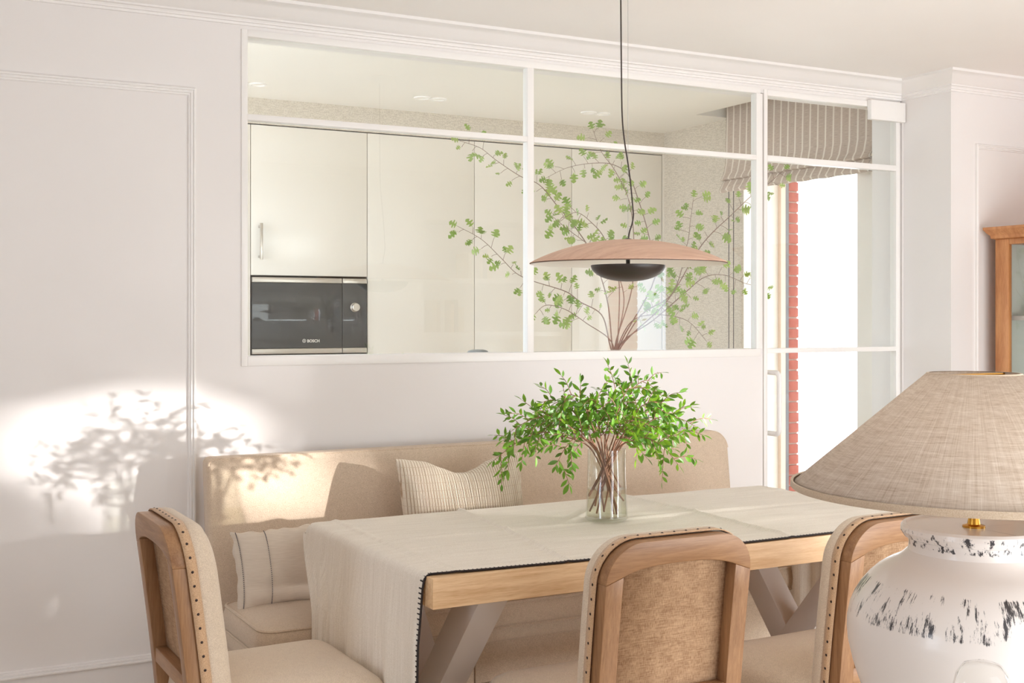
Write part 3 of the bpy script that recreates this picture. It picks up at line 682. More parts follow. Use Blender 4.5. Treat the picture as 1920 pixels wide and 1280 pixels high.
# ------------------------------------------------------------------ chairs (face local +Y)
def back_y(z): return -.20-.10*(z-.45)-.06*max(0, z-.45)**2
def outl(hw, zt, zb, r, n=10, taper=.0):
    pts = [(-hw-0, zb)]
    for cx, a0 in ((-hw+r, PI), (hw-r, PI/2)):
        for k in range(n+1):
            a = a0-k/n*PI/2; pts.append((cx+r*math.cos(a), zt-r+r*math.sin(a)))
    pts.append((hw, zb)); return pts
def inl(hw, zt, zb, n=10, arch=.012):
    pts = [(-hw, zb)]
    for k in range(2*n+2):
        u = -1+2*k/(2*n+1); pts.append((hw*u, zt-.018*abs(u)**3+0.0))
    pts.append((hw, zb)); return pts
def chair(name, label, loc, rotz, group):
    t = thing(name, label, 'chair', loc, rotz, group)
    ZT, HW = .880, .186
    O = outl(HW, ZT, .40, .085); I = inl(.144, ZT-.052, .40)
    D = .036
    def band(i0, i1, nm, mt):
        rg = []
        for i in range(i0, i1+1):
            (xo, zo), (xi, zi) = O[i], I[i]
            rg.append([(xo, back_y(zo)-D/2, zo), (xi, back_y(zi)-D/2, zi), (xi, back_y(zi)+D/2, zi), (xo, back_y(zo)+D/2, zo)])
        # densify straight part
        if i0 == 0 or i1 == len(O)-1:
            out = []
            for a, b in zip(rg, rg[1:]):
                steps = 8 if abs(a[0][2]-b[0][2]) > .15 else 1
                for s in range(steps):
                    f_ = s/steps; out.append([(Vector(p)*(1-f_)+Vector(q)*f_) for p, q in zip(a, b)])
            out.append([Vector(p) for p in rg[-1]])
            for r_ in out:
                for p in r_:
                    pass
            # re-seat y on the curve
            out = [[Vector((p.x, back_y(p.z)+(-D/2 if k in (0, 1) else D/2), p.z)) for k, p in enumerate(r_)] for r_ in out]
            rg = out
        mk(nm, G().loft(rg), mt, t, bevel=.002, local=True)
    n = len(O)
    band(0, 1, 'stile', M['walnut']); band(n-2, n-1, 'stile', M['walnut'])
    band(1, n-2, 'top_rail', M['walnutx'])
    g = G().box(-.144, .144, back_y(.528)-D/2+.002, back_y(.528)+D/2-.002, .510, .546); mk('lower_rail', g, M['walnutx'], t, bevel=.003, local=True)
    # burlap panel behind the frame
    g = G(); rows = []
    for k in range(12):
        z = .53+(.845-.53)*k/11; rows.append([(-.165, back_y(z)+D/2-.004, z), (0, back_y(z)+D/2-.004, z), (.165, back_y(z)+D/2-.004, z)])
    mk('burlap_panel', g.loft(rows, False, False), M['burlap'], t, local=True, smooth=True, solid=.002)
    rows = [[(x*.15, back_y(z)+D/2+.004+.004*math.cos(x*2), z) for x in (-1, -.5, 0, .5, 1)] for z in (.39, .43, .46, .49, .518)]
    mk('lower_burlap', G().loft(rows, False, False), M['burlap'], t, local=True, smooth=True, solid=.003)
    # tape around the edge
    O2 = outl(HW+.005, ZT+.005, .42, .09); tp = G(); rows = []
    def dens(pts):
        out = []
        for a, b in zip(pts, pts[1:]):
            L = math.hypot(a[0]-b[0], a[1]-b[1]); s = max(1, int(L/.02))
            for k in range(s): out.append((a[0]+(b[0]-a[0])*k/s, a[1]+(b[1]-a[1])*k/s))
        out.append(pts[-1]); return out
    Od = dens(O2); Oi = dens(outl(HW-.002, ZT-.002, .42, .083))
    for (x, z) in Od: rows.append([(x, back_y(z)+D/2-.006, z), (x, back_y(z)+D/2+.017, z)])
    mk('edge_tape', tp.loft(rows, False, False), M['tape'], t, local=True, smooth=True, solid=.0025)
    # nails
    g = G(); acc = 0; last = None
    for a, b in zip(Od, Od[1:]):
        L = math.hypot(a[0]-b[0], a[1]-b[1]); acc += L
        while acc > .031:
            acc -= .031; fq = acc/L; x, z = b[0]+(a[0]-b[0])*fq, b[1]+(a[1]-b[1])*fq; dx, dz = (b[0]-a[0])/L, (b[1]-a[1])/L; nx_, nz_ = -dz, dx
            c = Vector((x+nx_*.0018, back_y(z)+D/2+.005, z+nz_*.0018)); u = Vector((dx, 0, dz)); v = Vector((0, 1, 0)); w_ = Vector((nx_, 0, nz_))
            ring = [c+(u*math.cos(q)+v*math.sin(q))*.0032 for q in [2*PI*k/8 for k in range(8)]]
            g.add(ring+[c+w_*.002], [(k, (k+1) % 8, 8) for k in range(8)])
    o = mk('nails', g, M['nail'], t, local=True, smooth=True); o['kind'] = 'stuff'
    # back cushion
    cz = .66
    def cl(hw, zt, zb, r): 
        p = dens(outl(hw, zt, zb, r)); 
        s = 14
        return p[:-1]+[(hw-2*hw*k/s, zb) for k in range(s)]
    base = cl(HW+.004, ZT+.004, .46, .09)
    rings = []
    for sc_, dy in ((1.0, .016), (1.008, .021), (1.012, .030), (.995, .044), (.95, .056), (.86, .066), (.6, .075), (.3, .078), (.02, .079)):
        rings.append([(x*sc_, back_y(cz+(z-cz)*sc_)+D/2+dy, cz+(z-cz)*sc_) for x, z in base])
    mk('back_cushion', G().loft(rings), M['seat'], t, local=True, smooth=True, angle=70)
    # seat: rounded trapezoid
    def so_(ins, z, dome=0):
        pts = []
        x0, x1, y0, y1 = -.225+ins, .225-ins, -.19+ins, .24-ins
        for x, y in rrect(x0, x1, y0, y1, max(.06-ins*.6, .01), 8):
            f_ = .90+.10*(y-y0)/(y1-y0); pts.append((x*f_, y, z))
        return pts
    sr = [so_(.012, .425), so_(.0, .43), so_(-.004, .452), so_(0, .474), so_(.012, .490), so_(.035, .503), so_(.07, .511), so_(.12, .517), so_(.2, .520)]
    mk('seat_cushion', G().loft(sr), M['seat'], t, local=True, smooth=True, angle=70)
    sp_ = so_(-.002, .425); rows = [[(x, y, .423), (x, y, .437)] for x, y, z in sp_+[sp_[0]]]
    mk('seat_tape', G().loft(rows, False, False), M['tape'], t, local=True, smooth=True, solid=.003)
    g = G(); 
    for k in range(0, len(sp_)):
        x, y, z = sp_[k]; x2, y2, _ = sp_[(k+1) % len(sp_)]; L = math.hypot(x2-x, y2-y); s = max(1, int(L/.027))
        for q in range(s):
            xx, yy = x+(x2-x)*q/s, y+(y2-y)*q/s; g.lathe([(.003, -.001), (.0028, .001), (.0005, .002)], (xx*1.008, yy+(.002 if yy > 0 else -.002), .430), 6)
    o = mk('seat_nails', g, M['nail'], t, local=True); o['kind'] = 'stuff'
    rows = [so_(.01, .36), so_(.006, .365), so_(.006, .424)]
    mk('seat_rail', G().loft(rows), M['walnutx'], t, local=True, smooth=True)
    for sx in (-1, 1):
        mk('leg', G().lathe([(.0001, 0), (.011, 0), (.012, .02), (.021, .30), (.024, .31), (.021, .32), (.024, .33), (.024, .37)], (sx*.185, .20, 0), 20), M['walnut'], t, local=True, smooth=True)
        mk('leg', G().loft([[(sx*.165+a, -.30+b, 0) for a, b in ((-.013, -.013), (.013, -.013), (.013, .013), (-.013, .013))], [(sx*.170+a, -.215+b, .22) for a, b in ((-.018, -.016), (.018, -.016), (.018, .016), (-.018, .016))],
                           [(sx*.171+a, back_y(.42)+b, .42) for a, b in ((-.02, -.015), (.02, -.015), (.02, .015), (-.02, .015))]]), M['walnut'], t, local=True, bevel=.003)
    return t
gch = 'upholstered chairs around the dining table'
chair('dining_chair', 'wood-framed upholstered chair at the cloth-covered end of the table', (.875, 2.865, 0), -PI/2, gch)
chair('dining_chair', 'wood-framed chair with burlap back at the table, clear of the lamp', (1.535, 2.35, 0), 0, gch)
chair('dining_chair', 'burlap-backed chair partly hidden behind the white lamp', (2.135, 2.30, 0), math.radians(2), gch)

# ------------------------------------------------------------------ pendant
PX, PY, PZ = 1.945, 2.90, 1.492
pd = thing('pendant_lamp', 'wide shallow wood pendant with black bowl hanging over the table', 'lamp', (PX, PY, CH))
R0 = .2785
def dome(r): return .066*(1-(r/R0)**2)**.92 if r < R0 else 0
prof = [(R0*k/40, dome(R0*k/40)) for k in range(0, 41)]; prof[0] = (.0001, prof[0][1])
po = [(r, z+.003) for r, z in prof]
g = G().lathe(po+[(R0+.0005, .0015), (R0, 0)], (PX, PY, PZ), 96); mk('wooden_shade', g, M['shadewood'], pd, smooth=True)
g = G().lathe([(r*.997, z-.001) for r, z in prof], (PX, PY, PZ), 96); mk('white_inner_shade', g, M['shadein'], pd, smooth=True)
g = G().lathe([(R0-.001, -.0002), (R0+.0010, .0002), (R0+.0012, .0016), (R0-.0005, .0022)], (PX, PY, PZ), 96); mk('rim', g, mat('rim_dark', (110, 76, 60), .6), pd, smooth=True)
rb = .1055; zb2 = -.004
bp_ = [(.0001, -.050)]+[(rb*math.sin(k/24*PI/2)**.92, zb2-.046*math.cos(k/24*PI/2)) for k in range(1, 25)]
g = G().lathe(bp_+[(rb-.002, zb2+.0005), (rb*.6, zb2-.008), (.0001, zb2-.010)], (PX, PY, PZ), 72); mk('black_bowl', g, M['bowl'], pd, smooth=True)
mk('stem', G().lathe([(.0001, -.03), (.006, -.03), (.006, .066), (.0001, .066)], (PX, PY, PZ), 16), M['bowl'], pd, smooth=True)
mk('top_cap', G().lathe([(.014, .064), (.013, .070), (.004, .073), (.0001, .074)], (PX, PY, PZ), 24), M['bowl'], pd, smooth=True)
pdm = PX*sy_+PY*cy_
def pw(px, py): r = (px-960)/FPX*pdm; return Vector((0, 0, 0))+RT*r+FW*pdm+UP*(CAM_Z+(HOR-py)*pdm/FPX)
cpts = [(1163.5, -60), (1164, 0), (1165, 120), (1166.5, 215), (1171, 265), (1178, 310), (1183, 350), (1187, 395), (1187.5, 405), (1185, 420), (1180, 436), (1177.5, 456)]
cps = [pw(*c) for c in cpts]; cps[0].z = CH-.01
def smooth_path(ps, sub=6):
    out = []
    for i in range(len(ps)-1):
        p0 = ps[max(0, i-1)]; p1 = ps[i]; p2 = ps[i+1]; p3 = ps[min(len(ps)-1, i+2)]
        for k in range(sub):
            t_ = k/sub; out.append(.5*((2*p1)+(p2-p0)*t_+(2*p0-5*p1+4*p2-p3)*t_**2+(3*p1-p0-3*p2+p3)*t_**3))
    out.append(ps[-1]); return out
mk('cable', G().tube(smooth_path(cps), .0021, 8), M['cord'], pd, smooth=True)
mk('steel_wire', G().tube([(PX, PY, CH-.01), (PX, PY, PZ+.07)], .00065, 6), M['wire'], pd)
mk('canopy', G().lathe([(.0001, -.03), (.045, -.03), (.05, -.025), (.05, 0)], (PX-.0, PY, CH), 40), M['trim'], pd, smooth=True)

# ------------------------------------------------------------------ table lamp (foreground)
LD = 1.90; lr = (1826-960)/FPX*LD; LP = RT*lr+FW*LD
lx, ly = LP.x, LP.y; k_ = LD/FPX
lamp = thing('table_lamp', 'white urn table lamp with wide beige linen shade, close to the camera', 'lamp', (lx, ly, .60))
zs0 = CAM_Z-(917-HOR)*k_; zs1 = CAM_Z-(700-HOR)*k_; rs0, rs1 = 340*k_*.978, 83*k_
m = mat('shade_linen', (214, 196, 178), .9); n = N(m)
def angv(n):
    tcn = n.n('ShaderNodeTexCoord'); s_ = n.n('ShaderNodeSeparateXYZ'); n.l(tcn.outputs['Object'], s_.inputs[0])
    an = n.math('ARCTAN2', s_.outputs[1], s_.outputs[0]); cb = n.n('ShaderNodeCombineXYZ'); n.l(an, cb.inputs[0]); n.l(s_.outputs[2], cb.inputs[1]); return cb.outputs[0], an, s_.outputs[2]
v_, an_, z_ = angv(n)
def scaled(n, v, s, rot=0):
    mp = n.n('ShaderNodeMapping'); mp.inputs['Scale'].default_value = s; mp.inputs['Rotation'].default_value = (0, 0, rot); n.l(v, mp.inputs[0]); return mp.outputs[0]
oc = n.coords()
a = n.noise(scaled(n, v_, (9, 620, 1)), 1, 4, .7); b = n.noise(scaled(n, v_, (190, 26, 1), .12), 1, 4, .7); c = n.noise(scaled(n, v_, (3, 170, 1)), 1, 3); d = n.noise(scaled(n, v_, (60, 8, 1), .12), 1, 3)
q = n.math('ADD', n.math('MULTIPLY', n.math('ADD', a, b), .30), n.math('MULTIPLY', n.math('ADD', c, d), .20))
n.l(n.ramp(q, [(.36, (172, 147, 125)), (.48, (205, 185, 165)), (.60, (226, 211, 195))]), n.b.inputs['Base Color']); n.bump(q, .3, .001)
M['linen'] = m
g = G().lathe([(rs1, zs1), (rs1+(rs0-rs1)*.5, (zs0+zs1)/2), (rs0, zs0)], (lx, ly, 0), 128); mk('shade', g, M['linen'], lamp, smooth=True, solid=.002)
M['bind'] = fabric('shade_binding', (196, 172, 146), (212, 192, 168), 600, .2)
mk('shade_binding', G().lathe([(rs0-.002, zs0+.007), (rs0+.0022, zs0+.008), (rs0+.0030, zs0), (rs0+.001, zs0-.003), (rs0-.002, zs0)], (lx, ly, 0), 128), M['bind'], lamp, smooth=True)
mk('shade_binding', G().lathe([(rs1-.002, zs1+.001), (rs1+.0015, zs1+.001), (rs1+.004, zs1-.004), (rs1+.002, zs1-.004)], (lx, ly, 0), 96), M['bind'], lamp, smooth=True)
zr = CAM_Z-(983-HOR)*k_
def pz(py): return CAM_Z-(py-HOR)*k_
rimr = 131*k_
pr = [(0.0001, zr-.004), (.03, zr-.004), (rimr-.010, zr-.003), (rimr-.008, zr), (rimr-.003, zr), (rimr, zr-.004), (rimr+.0005, zr-.011), (rimr-.005, zr-.020), (118*k_, pz(1010)), (116.5*k_, pz(1020)), (118*k_, pz(1032)), (133*k_, pz(1046)), (157*k_, pz(1058)), (175*k_, pz(1070)), (190*k_, pz(1084)), (205*k_, pz(1102)), (217*k_, pz(1122)), (225*k_, pz(1142)), (229.5*k_, pz(1165)), (230*k_, pz(1185)), (228*k_, pz(1210)), (220*k_, pz(1245)), (209*k_, pz(1280)), (190*k_, pz(1330)), (165*k_, pz(1390)), (140*k_, pz(1440)), (128*k_, .615), (130*k_, .60), (.0001, .60)]
m = mat('distressed_white_glaze', (238, 230, 224), .34, 0, **{'Coat Weight': .3, 'Coat Roughness': .1}); n = N(m)
v_, an_, z_ = angv(n)
big = n.noise(scaled(n, v_, (7, 20, 1)), 1, 2); streak = n.noise(scaled(n, v_, (34, 34, 1), .35), 1, 6, .8); st2 = n.noise(scaled(n, v_, (16, 70, 1)), 1, 5, .75)
zrel = n.math('SUBTRACT', z_, 0)   # object origin is .60
def band(lo, hi, soft):
    mr_ = n.n('ShaderNodeMapRange'); mr_.inputs[1].default_value = lo-soft; mr_.inputs[2].default_value = lo; n.l(z_, mr_.inputs[0])
    mr2 = n.n('ShaderNodeMapRange'); mr2.inputs[1].default_value = hi+soft; mr2.inputs[2].default_value = hi; n.l(z_, mr2.inputs[0]); return n.math('MULTIPLY', mr_.outputs[0], mr2.outputs[0])
b1 = band(pz(1150)-.6, pz(1085)-.6, .03); b2 = band(pz(1020)-.6, pz(990)-.6, .02)
s1 = n.math('MULTIPLY', n.math('SUBTRACT', n.math('ADD', n.math('MULTIPLY', big, .55), n.math('MULTIPLY', streak, .75)), .0), b1)
s2 = n.math('MULTIPLY', n.math('ADD', n.math('MULTIPLY', big, .5), n.math('MULTIPLY', st2, .8)), b2)
mx_ = n.math('MAXIMUM', s1, s2)
fac = n.ramp(mx_, [(.690, (0, 0, 0, 1)), (.735, (1, 1, 1, 1))])
n.l(n.mix((238, 230, 224), (62, 58, 60), fac), n.b.inputs['Base Color'])
M['urn'] = m
g = G().lathe(pr, (lx, ly, 0), 128); mk('urn', g, M['urn'], lamp, smooth=True, angle=32)
mk('brass_collar', G().lathe([(.0001, zr-.004), (.017, zr-.004), (.017, zr-.001), (.010, zr+.001), (.008, zr+.012), (.014, zr+.014), (.014, zr+.022), (.007, zr+.024), (.007, zs0+.10), (.0001, zs0+.10)], (lx, ly, 0), 40), M['brass'], lamp, smooth=True, angle=30)
mk('shade_carrier', G().tube([(lx-rs1*.99, ly, zs1-.002), (lx+rs1*.99, ly, zs1-.002)], .002, 8), M['brass'], lamp)
mk('shade_carrier', G().tube([(lx, ly, zs0+.10), (lx, ly, zs1-.002)], .004, 8), M['brass'], lamp)
mk('bulb', G().lathe([(.0001, zs0+.16), (.02, zs0+.155), (.03, zs0+.135), (.026, zs0+.115), (.013, zs0+.098), (.013, zs0+.085), (.0001, zs0+.085)], (lx, ly, 0), 32), mat('bulb_glass', (245, 242, 235), .3), lamp, smooth=True)
# console that carries the lamp
cs = thing('console_table', 'white console table under the big lamp', 'console table', (lx+.15, ly-.1, 0))
bx('top', lx-.35, lx+.75, ly-.46, ly+.17, .565, .60, M['white'], cs, bevel=.003)
for a in (lx-.31, lx+.71):
    for b in (ly-.42, ly+.13): bx('leg', a-.02, a+.02, b-.02, b+.02, 0, .565, M['white'], cs, bevel=.003)
# clear glass in front of the lamp
M['clear'] = mat('clear_glass', (255, 255, 255), 0.0, 0, **{'Transmission Weight': 1.0, 'IOR': 1.45})
gd = 1.50; gr = (1842-960)/FPX*gd; gp = RT*gr+FW*gd; kg = gd/FPX; ztop_ = CAM_Z-(1240-HOR)*kg
gl = thing('glass_dome', 'small clear rounded glass in front of the white lamp urn', 'glass', (gp.x, gp.y, .60))
rr = 56*kg
def gprof(o):
    return [(rr-o, 0.0), (rr-o, ztop_-.60-.055), (rr*.97-o, ztop_-.60-.035), (rr*.85-o, ztop_-.60-.016), (rr*.62-o*.5, ztop_-.60-.004-o*.7), (rr*.3, ztop_-.60-o), (.0001, ztop_-.60-o)]
M['thinglass'] = glass_sheet('thin_glass', (.99, .99, .985, 1), 1.45)
mk('glass_bell', G().lathe(gprof(0)+gprof(.0022)[::-1], (gp.x, gp.y, .60), 64), M['thinglass'], gl, smooth=True, angle=60)

# ------------------------------------------------------------------ vitrine
VX = ate(1866, 500, 4.15); vx = 4.13; vy1 = vx/math.tan(math.atan((1866-960)/FPX)+YAW); vy0 = vy1-.95
vtop = at(1862, 449, vy1).z
vt = thing('display_cabinet', 'orange-brown wooden display cabinet with glass doors in the corner', 'cabinet', ((vx+XR)/2, (vy0+vy1)/2, 0))
XB = XR-.02
bx('side_panel', vx+.02, XB, vy1-.02, vy1, .0, vtop, M['cherry'], vt); bx('side_panel', vx+.02, XB, vy0, vy0+.02, .0, vtop, M['cherry'], vt)
bx('back_panel', XB-.012, XB-.0, vy0+.02, vy1-.02, .05, vtop, M['vitin'], vt)
bx('top_panel', vx+.02, XB, vy0, vy1, vtop-.02, vtop, M['cherry'], vt); bx('bottom_panel', vx+.02, XB, vy0+.02, vy1-.02, .05, .08, M['cherry'], vt)
bx('inner_side', vx+.03, XB-.012, vy1-.032, vy1-.0205, .08, vtop-.02, M['vitin'], vt)
sw = .066
for a, b in ((vy1-sw, vy1), (vy0, vy0+sw)): bx('stile', vx, vx+.02, a, b, 0, vtop, M['cherry'], vt, bevel=.002)
bx('rail', vx, vx+.02, vy0+sw, vy1-sw, vtop-.022, vtop, M['cherry'], vt, bevel=.002); bx('rail', vx, vx+.02, vy0+sw, vy1-sw, .05, .12, M['cherry'], vt, bevel=.002)
bx('glass_pane', vx+.008, vx+.012, vy0+sw, vy1-sw, .12, vtop-.022, M['glass'], vt)
zsft = at(1900, 596, vy1-.1).z
for zz in (zsft, zsft-.42, zsft-.84): bx('shelf', vx+.05, XB-.012, vy0+.02, vy1-.033, zz-.009, zz+.009, M['leg'], vt)
cpv = [(0, 0), (.0, 0), (.012, .004), (.014, .016), (.024, .026), (.030, .036), (.034, .040), (.034, .050)]
rg = []
for (cx, cyy, sx, sy2) in ((XB, vy1, 0, 1), (vx, vy1, -1, 1), (vx, vy0, -1, -1), (XB, vy0, 0, -1)):
    rg.append([(cx+sx*a, min(cyy+sy2*a, YP-.002) if sy2 > 0 else cyy+sy2*a, vtop+z) for a, z in cpv[1:]]+[(cx+(.02 if sx else 0), cyy-sy2*.02, vtop+.05), (cx+(.02 if sx else 0), cyy-sy2*.02, vtop)])
mk('cornice', G().loft(rg), M['cherry'], vt, smooth=True, angle=25)

# ------------------------------------------------------------------ shelves in the niche behind the camera (seen mirrored in the glazing)
su = thing('shelf_boards', 'white shelves in the wall niche, mirrored in the glazing', 'shelf', (4.05, YB-.2, .75))
for zz in (1.22, 1.60): bx('shelf', 3.5, XR-.05, YB-.42, YB, zz-.015, zz+.015, M['white'], su)
bcol = [(226, 206, 178), (206, 182, 150), (236, 228, 216), (190, 170, 150), (222, 196, 160), (150, 140, 128)]
bm2 = [mat('book_cover', c, .7) for c in bcol]
xx = 3.6; k = 0
for lev, n_ in ((1.235, 7), (1.615, 6)):
    xx = 3.62 if lev < 1.5 else 3.9
    for j in range(n_):
        wd = random.uniform(.022, .045); hh = random.uniform(.17, .24)
        o = bx('book', xx, xx+wd, YB-.32, YB-.12, lev, lev+hh, bm2[k % 6], bevel=.002)
        tag(o, '%s upright book counted from the window-less end of the %s niche shelf' % (['first', 'second', 'third', 'fourth', 'fifth', 'sixth', 'seventh'][j], 'lower' if lev < 1.5 else 'upper'), 'book', 'books on the %s niche shelf' % ('lower' if lev < 1.5 else 'upper'))
        xx += wd+.002; k += 1

# ------------------------------------------------------------------ glass vase and greenery on the table
VXc, VYc = 1.876, 2.905; vz = TZ+.009
vs_ = thing('glass_vase', 'clear glass vase half filled with water on the linen tablecloth', 'vase', (VXc, VYc, vz))
vh = .200
def vr(z): return .061-.0065*math.sin(min(1, z/vh)*PI*.5)-.002*math.sin(z/vh*PI)
def wob(r, z, a): return r*(1+.012*math.sin(2*a+z*25)+.006*math.sin(3*a+1+z*40))
def vl(prof, n=72):
    rings = [[(VXc+wob(r, z, 2*PI*k/n)*math.cos(2*PI*k/n), VYc+wob(r, z, 2*PI*k/n)*math.sin(2*PI*k/n), vz+z) for k in range(n)] for r, z in prof]
    g = G(); return g.loft(rings, True, False)
outp = [(.0005, 0), (.045, .0), (.056, .001), (.061, .006)]+[(vr(z), z) for z in [.012+(vh-.012)*k/16 for k in range(17)]]
inp = [(vr(z)-.0030, z) for z in [.012+(vh-.012)*k/16 for k in range(16, -1, -1)]]+[(.054, .011), (.0005, .010)]
m = mat('vase_glass', (255, 255, 255), 0, 0, **{'Transmission Weight': 1.0, 'IOR': 1.12})
M['vaseg'] = glass_sheet('vase_glass_thin', (.955, .965, .95, 1), 1.9)
mk('glass_body', vl(outp+inp), M['vaseg'], vs_, smooth=True, angle=60)
M['water'] = mat('water', (236, 230, 206), 0, 0, **{'Transmission Weight': 1.0, 'IOR': 1.12})
wl_ = .088
wm = glass_sheet('water_body', (.93, .92, .86, 1), 1.2)
mk('water', vl([(.0005, .0105), (.054, .0115)]+[(vr(z)-.0034, z) for z in (.013, .03, .05, .07, wl_)]+[(.0005, wl_)]), wm, vs_, smooth=True, angle=60)

def leafmat(name, c0, c1, tr=.35):
    m = mat(name, c1, .42); n = N(m); t_ = m.node_tree
    oi = n.n('ShaderNodeObjectInfo'); col = n.ramp(oi.outputs['Random'], [(0, c0), (1, c1)])
    n.l(col, n.b.inputs['Base Color'])
    tl = n.n('ShaderNodeBsdfTranslucent'); n.l(n.mix(col, (200, 240, 60), .45), tl.inputs[0])
    mx = n.n('ShaderNodeMixShader'); mx.inputs[0].default_value = tr
    out = [x for x in t_.nodes if x.type == 'OUTPUT_MATERIAL'][0]
    n.l(n.b.outputs[0], mx.inputs[1]); n.l(tl.outputs[0], mx.inputs[2]); n.l(mx.outputs[0], out.inputs[0]); return m
M['leaf'] = leafmat('sprig_leaf', (44, 88, 26), (112, 166, 48), .32); M['leaf2'] = leafmat('lobed_leaf', (108, 138, 72), (168, 182, 112), .35)
M['twig'] = mat('reddish_twig', (140, 98, 76), .7); M['twig2'] = mat('grey_brown_branch', (140, 116, 102), .75)
# lanceolate leaf (length along +X)
def leaf_mesh(L, Wd, name, mt, lobed=False):
    g = G()
    if not lobed:
        pr_ = [(0, .0), (.12, .35), (.3, .8), (.5, 1), (.7, .82), (.88, .4), (1, 0)]
    else:
        pr_ = [(0, .03), (.20, .05), (.24, .55), (.33, .95), (.37, .30), (.43, .24), (.52, 1.0), (.62, 1.0), (.65, .34), (.71, .28), (.80, .66), (.90, .5), (1, 0)]
    vs = []; 
    for t_, w_ in pr_:
        curl = -.10*L*t_*t_
        vs += [(t_*L, -w_*Wd/2, curl+.12*w_*Wd), (t_*L, 0, curl), (t_*L, w_*Wd/2, curl+.12*w_*Wd)]
    fs = []
    for i in range(len(pr_)-1):
        a = i*3; fs += [(a, a+3, a+4, a+1), (a+1, a+4, a+5, a+2)]
    me = bpy.data.meshes.new(name); me.from_pydata(vs, [], fs); me.materials.append(mt)
    for p in me.polygons: p.use_smooth = True
    return me
lm1 = [leaf_mesh(.027, .0095, 'leaf', M['leaf']), leaf_mesh(.022, .0085, 'leaf', M['leaf']), leaf_mesh(.031, .0115, 'leaf', M['leaf'])]
lm2 = [leaf_mesh(.042, .036, 'leaf', M['leaf2'], True), leaf_mesh(.034, .028, 'leaf', M['leaf2'], True), leaf_mesh(.050, .040, 'leaf', M['leaf2'], True)]
def put_leaf(me, parent, loc, direction, up, s=1):
    o = bpy.data.objects.new('leaf', me); C.objects.link(o); o.parent = parent
    x = direction.normalized(); z = (up-x*up.dot(x)); z = z.normalized() if z.length > .01 else Vector((0, 0, 1)); y = z.cross(x)
    mt_ = Matrix((x, y, z)).transposed().to_4x4(); o.matrix_local = Matrix.Translation(loc) @ mt_ @ Matrix.Scale(s, 4); return o
rnd = random.Random(11)
def rv(a=1): return Vector((rnd.uniform(-a, a), rnd.uniform(-a, a), rnd.uniform(-a, a)))
tips = [(-222, -22, 0), (-190, 45, -60), (-205, 10, 60), (-128, 100, 30), (-88, 118, -40), (-62, 92, 60), (-28, 112, -20), (22, 135, 30), (50, 152, -30), (92, 148, 40), (104, 105, -70), (146, 66, 40), (172, 52, -20), (160, 18, 70), (132, -22, -60), (96, -10, 60), (-104, -22, -80), (-150, 30, 100), (40, 70, -90), (-20, 66, 100), (70, 40, 110)]
SPL = ['longest sprig in the vase, drooping lowest over the ribbed cushion', 'long sprig arching high above the ribbed cushion', 'long level sprig reaching past the ribbed cushion', 'slanting sprig rising halfway on the cushion side of the bouquet', 'tall thin sprig with a bare gap around it, cushion side', 'short leafy sprig standing before the tall cushion-side sprig', "upright sprig just beside the bouquet's middle, cushion side", 'upright sprig in the middle of the bouquet', 'tallest sprig in the vase, its tip nearest the window sill', 'second tallest sprig, leaning towards the glass door', 'sprig filling the gap below the second tallest one', 'sprig spreading level towards the glass door', 'outermost sprig pointing at the glass door, pale in sun', "sprig on the door side, its leaves before the bench's rounded corner", 'drooping sprig on the door side whose leaves hang lowest', 'short sprig bending down beside the vase rim, door side', 'short sprig bending down beside the vase rim, cushion side', 'sprig spreading towards the bench above the ribbed cushion', 'inner sprig at the camera side of the bouquet', 'inner sprig at the wall side of the bouquet', 'inner sprig behind the door-side leaves']
kv = (VXc*sy_+VYc*cy_)/FPX
base0 = Vector((VXc, VYc, vz))
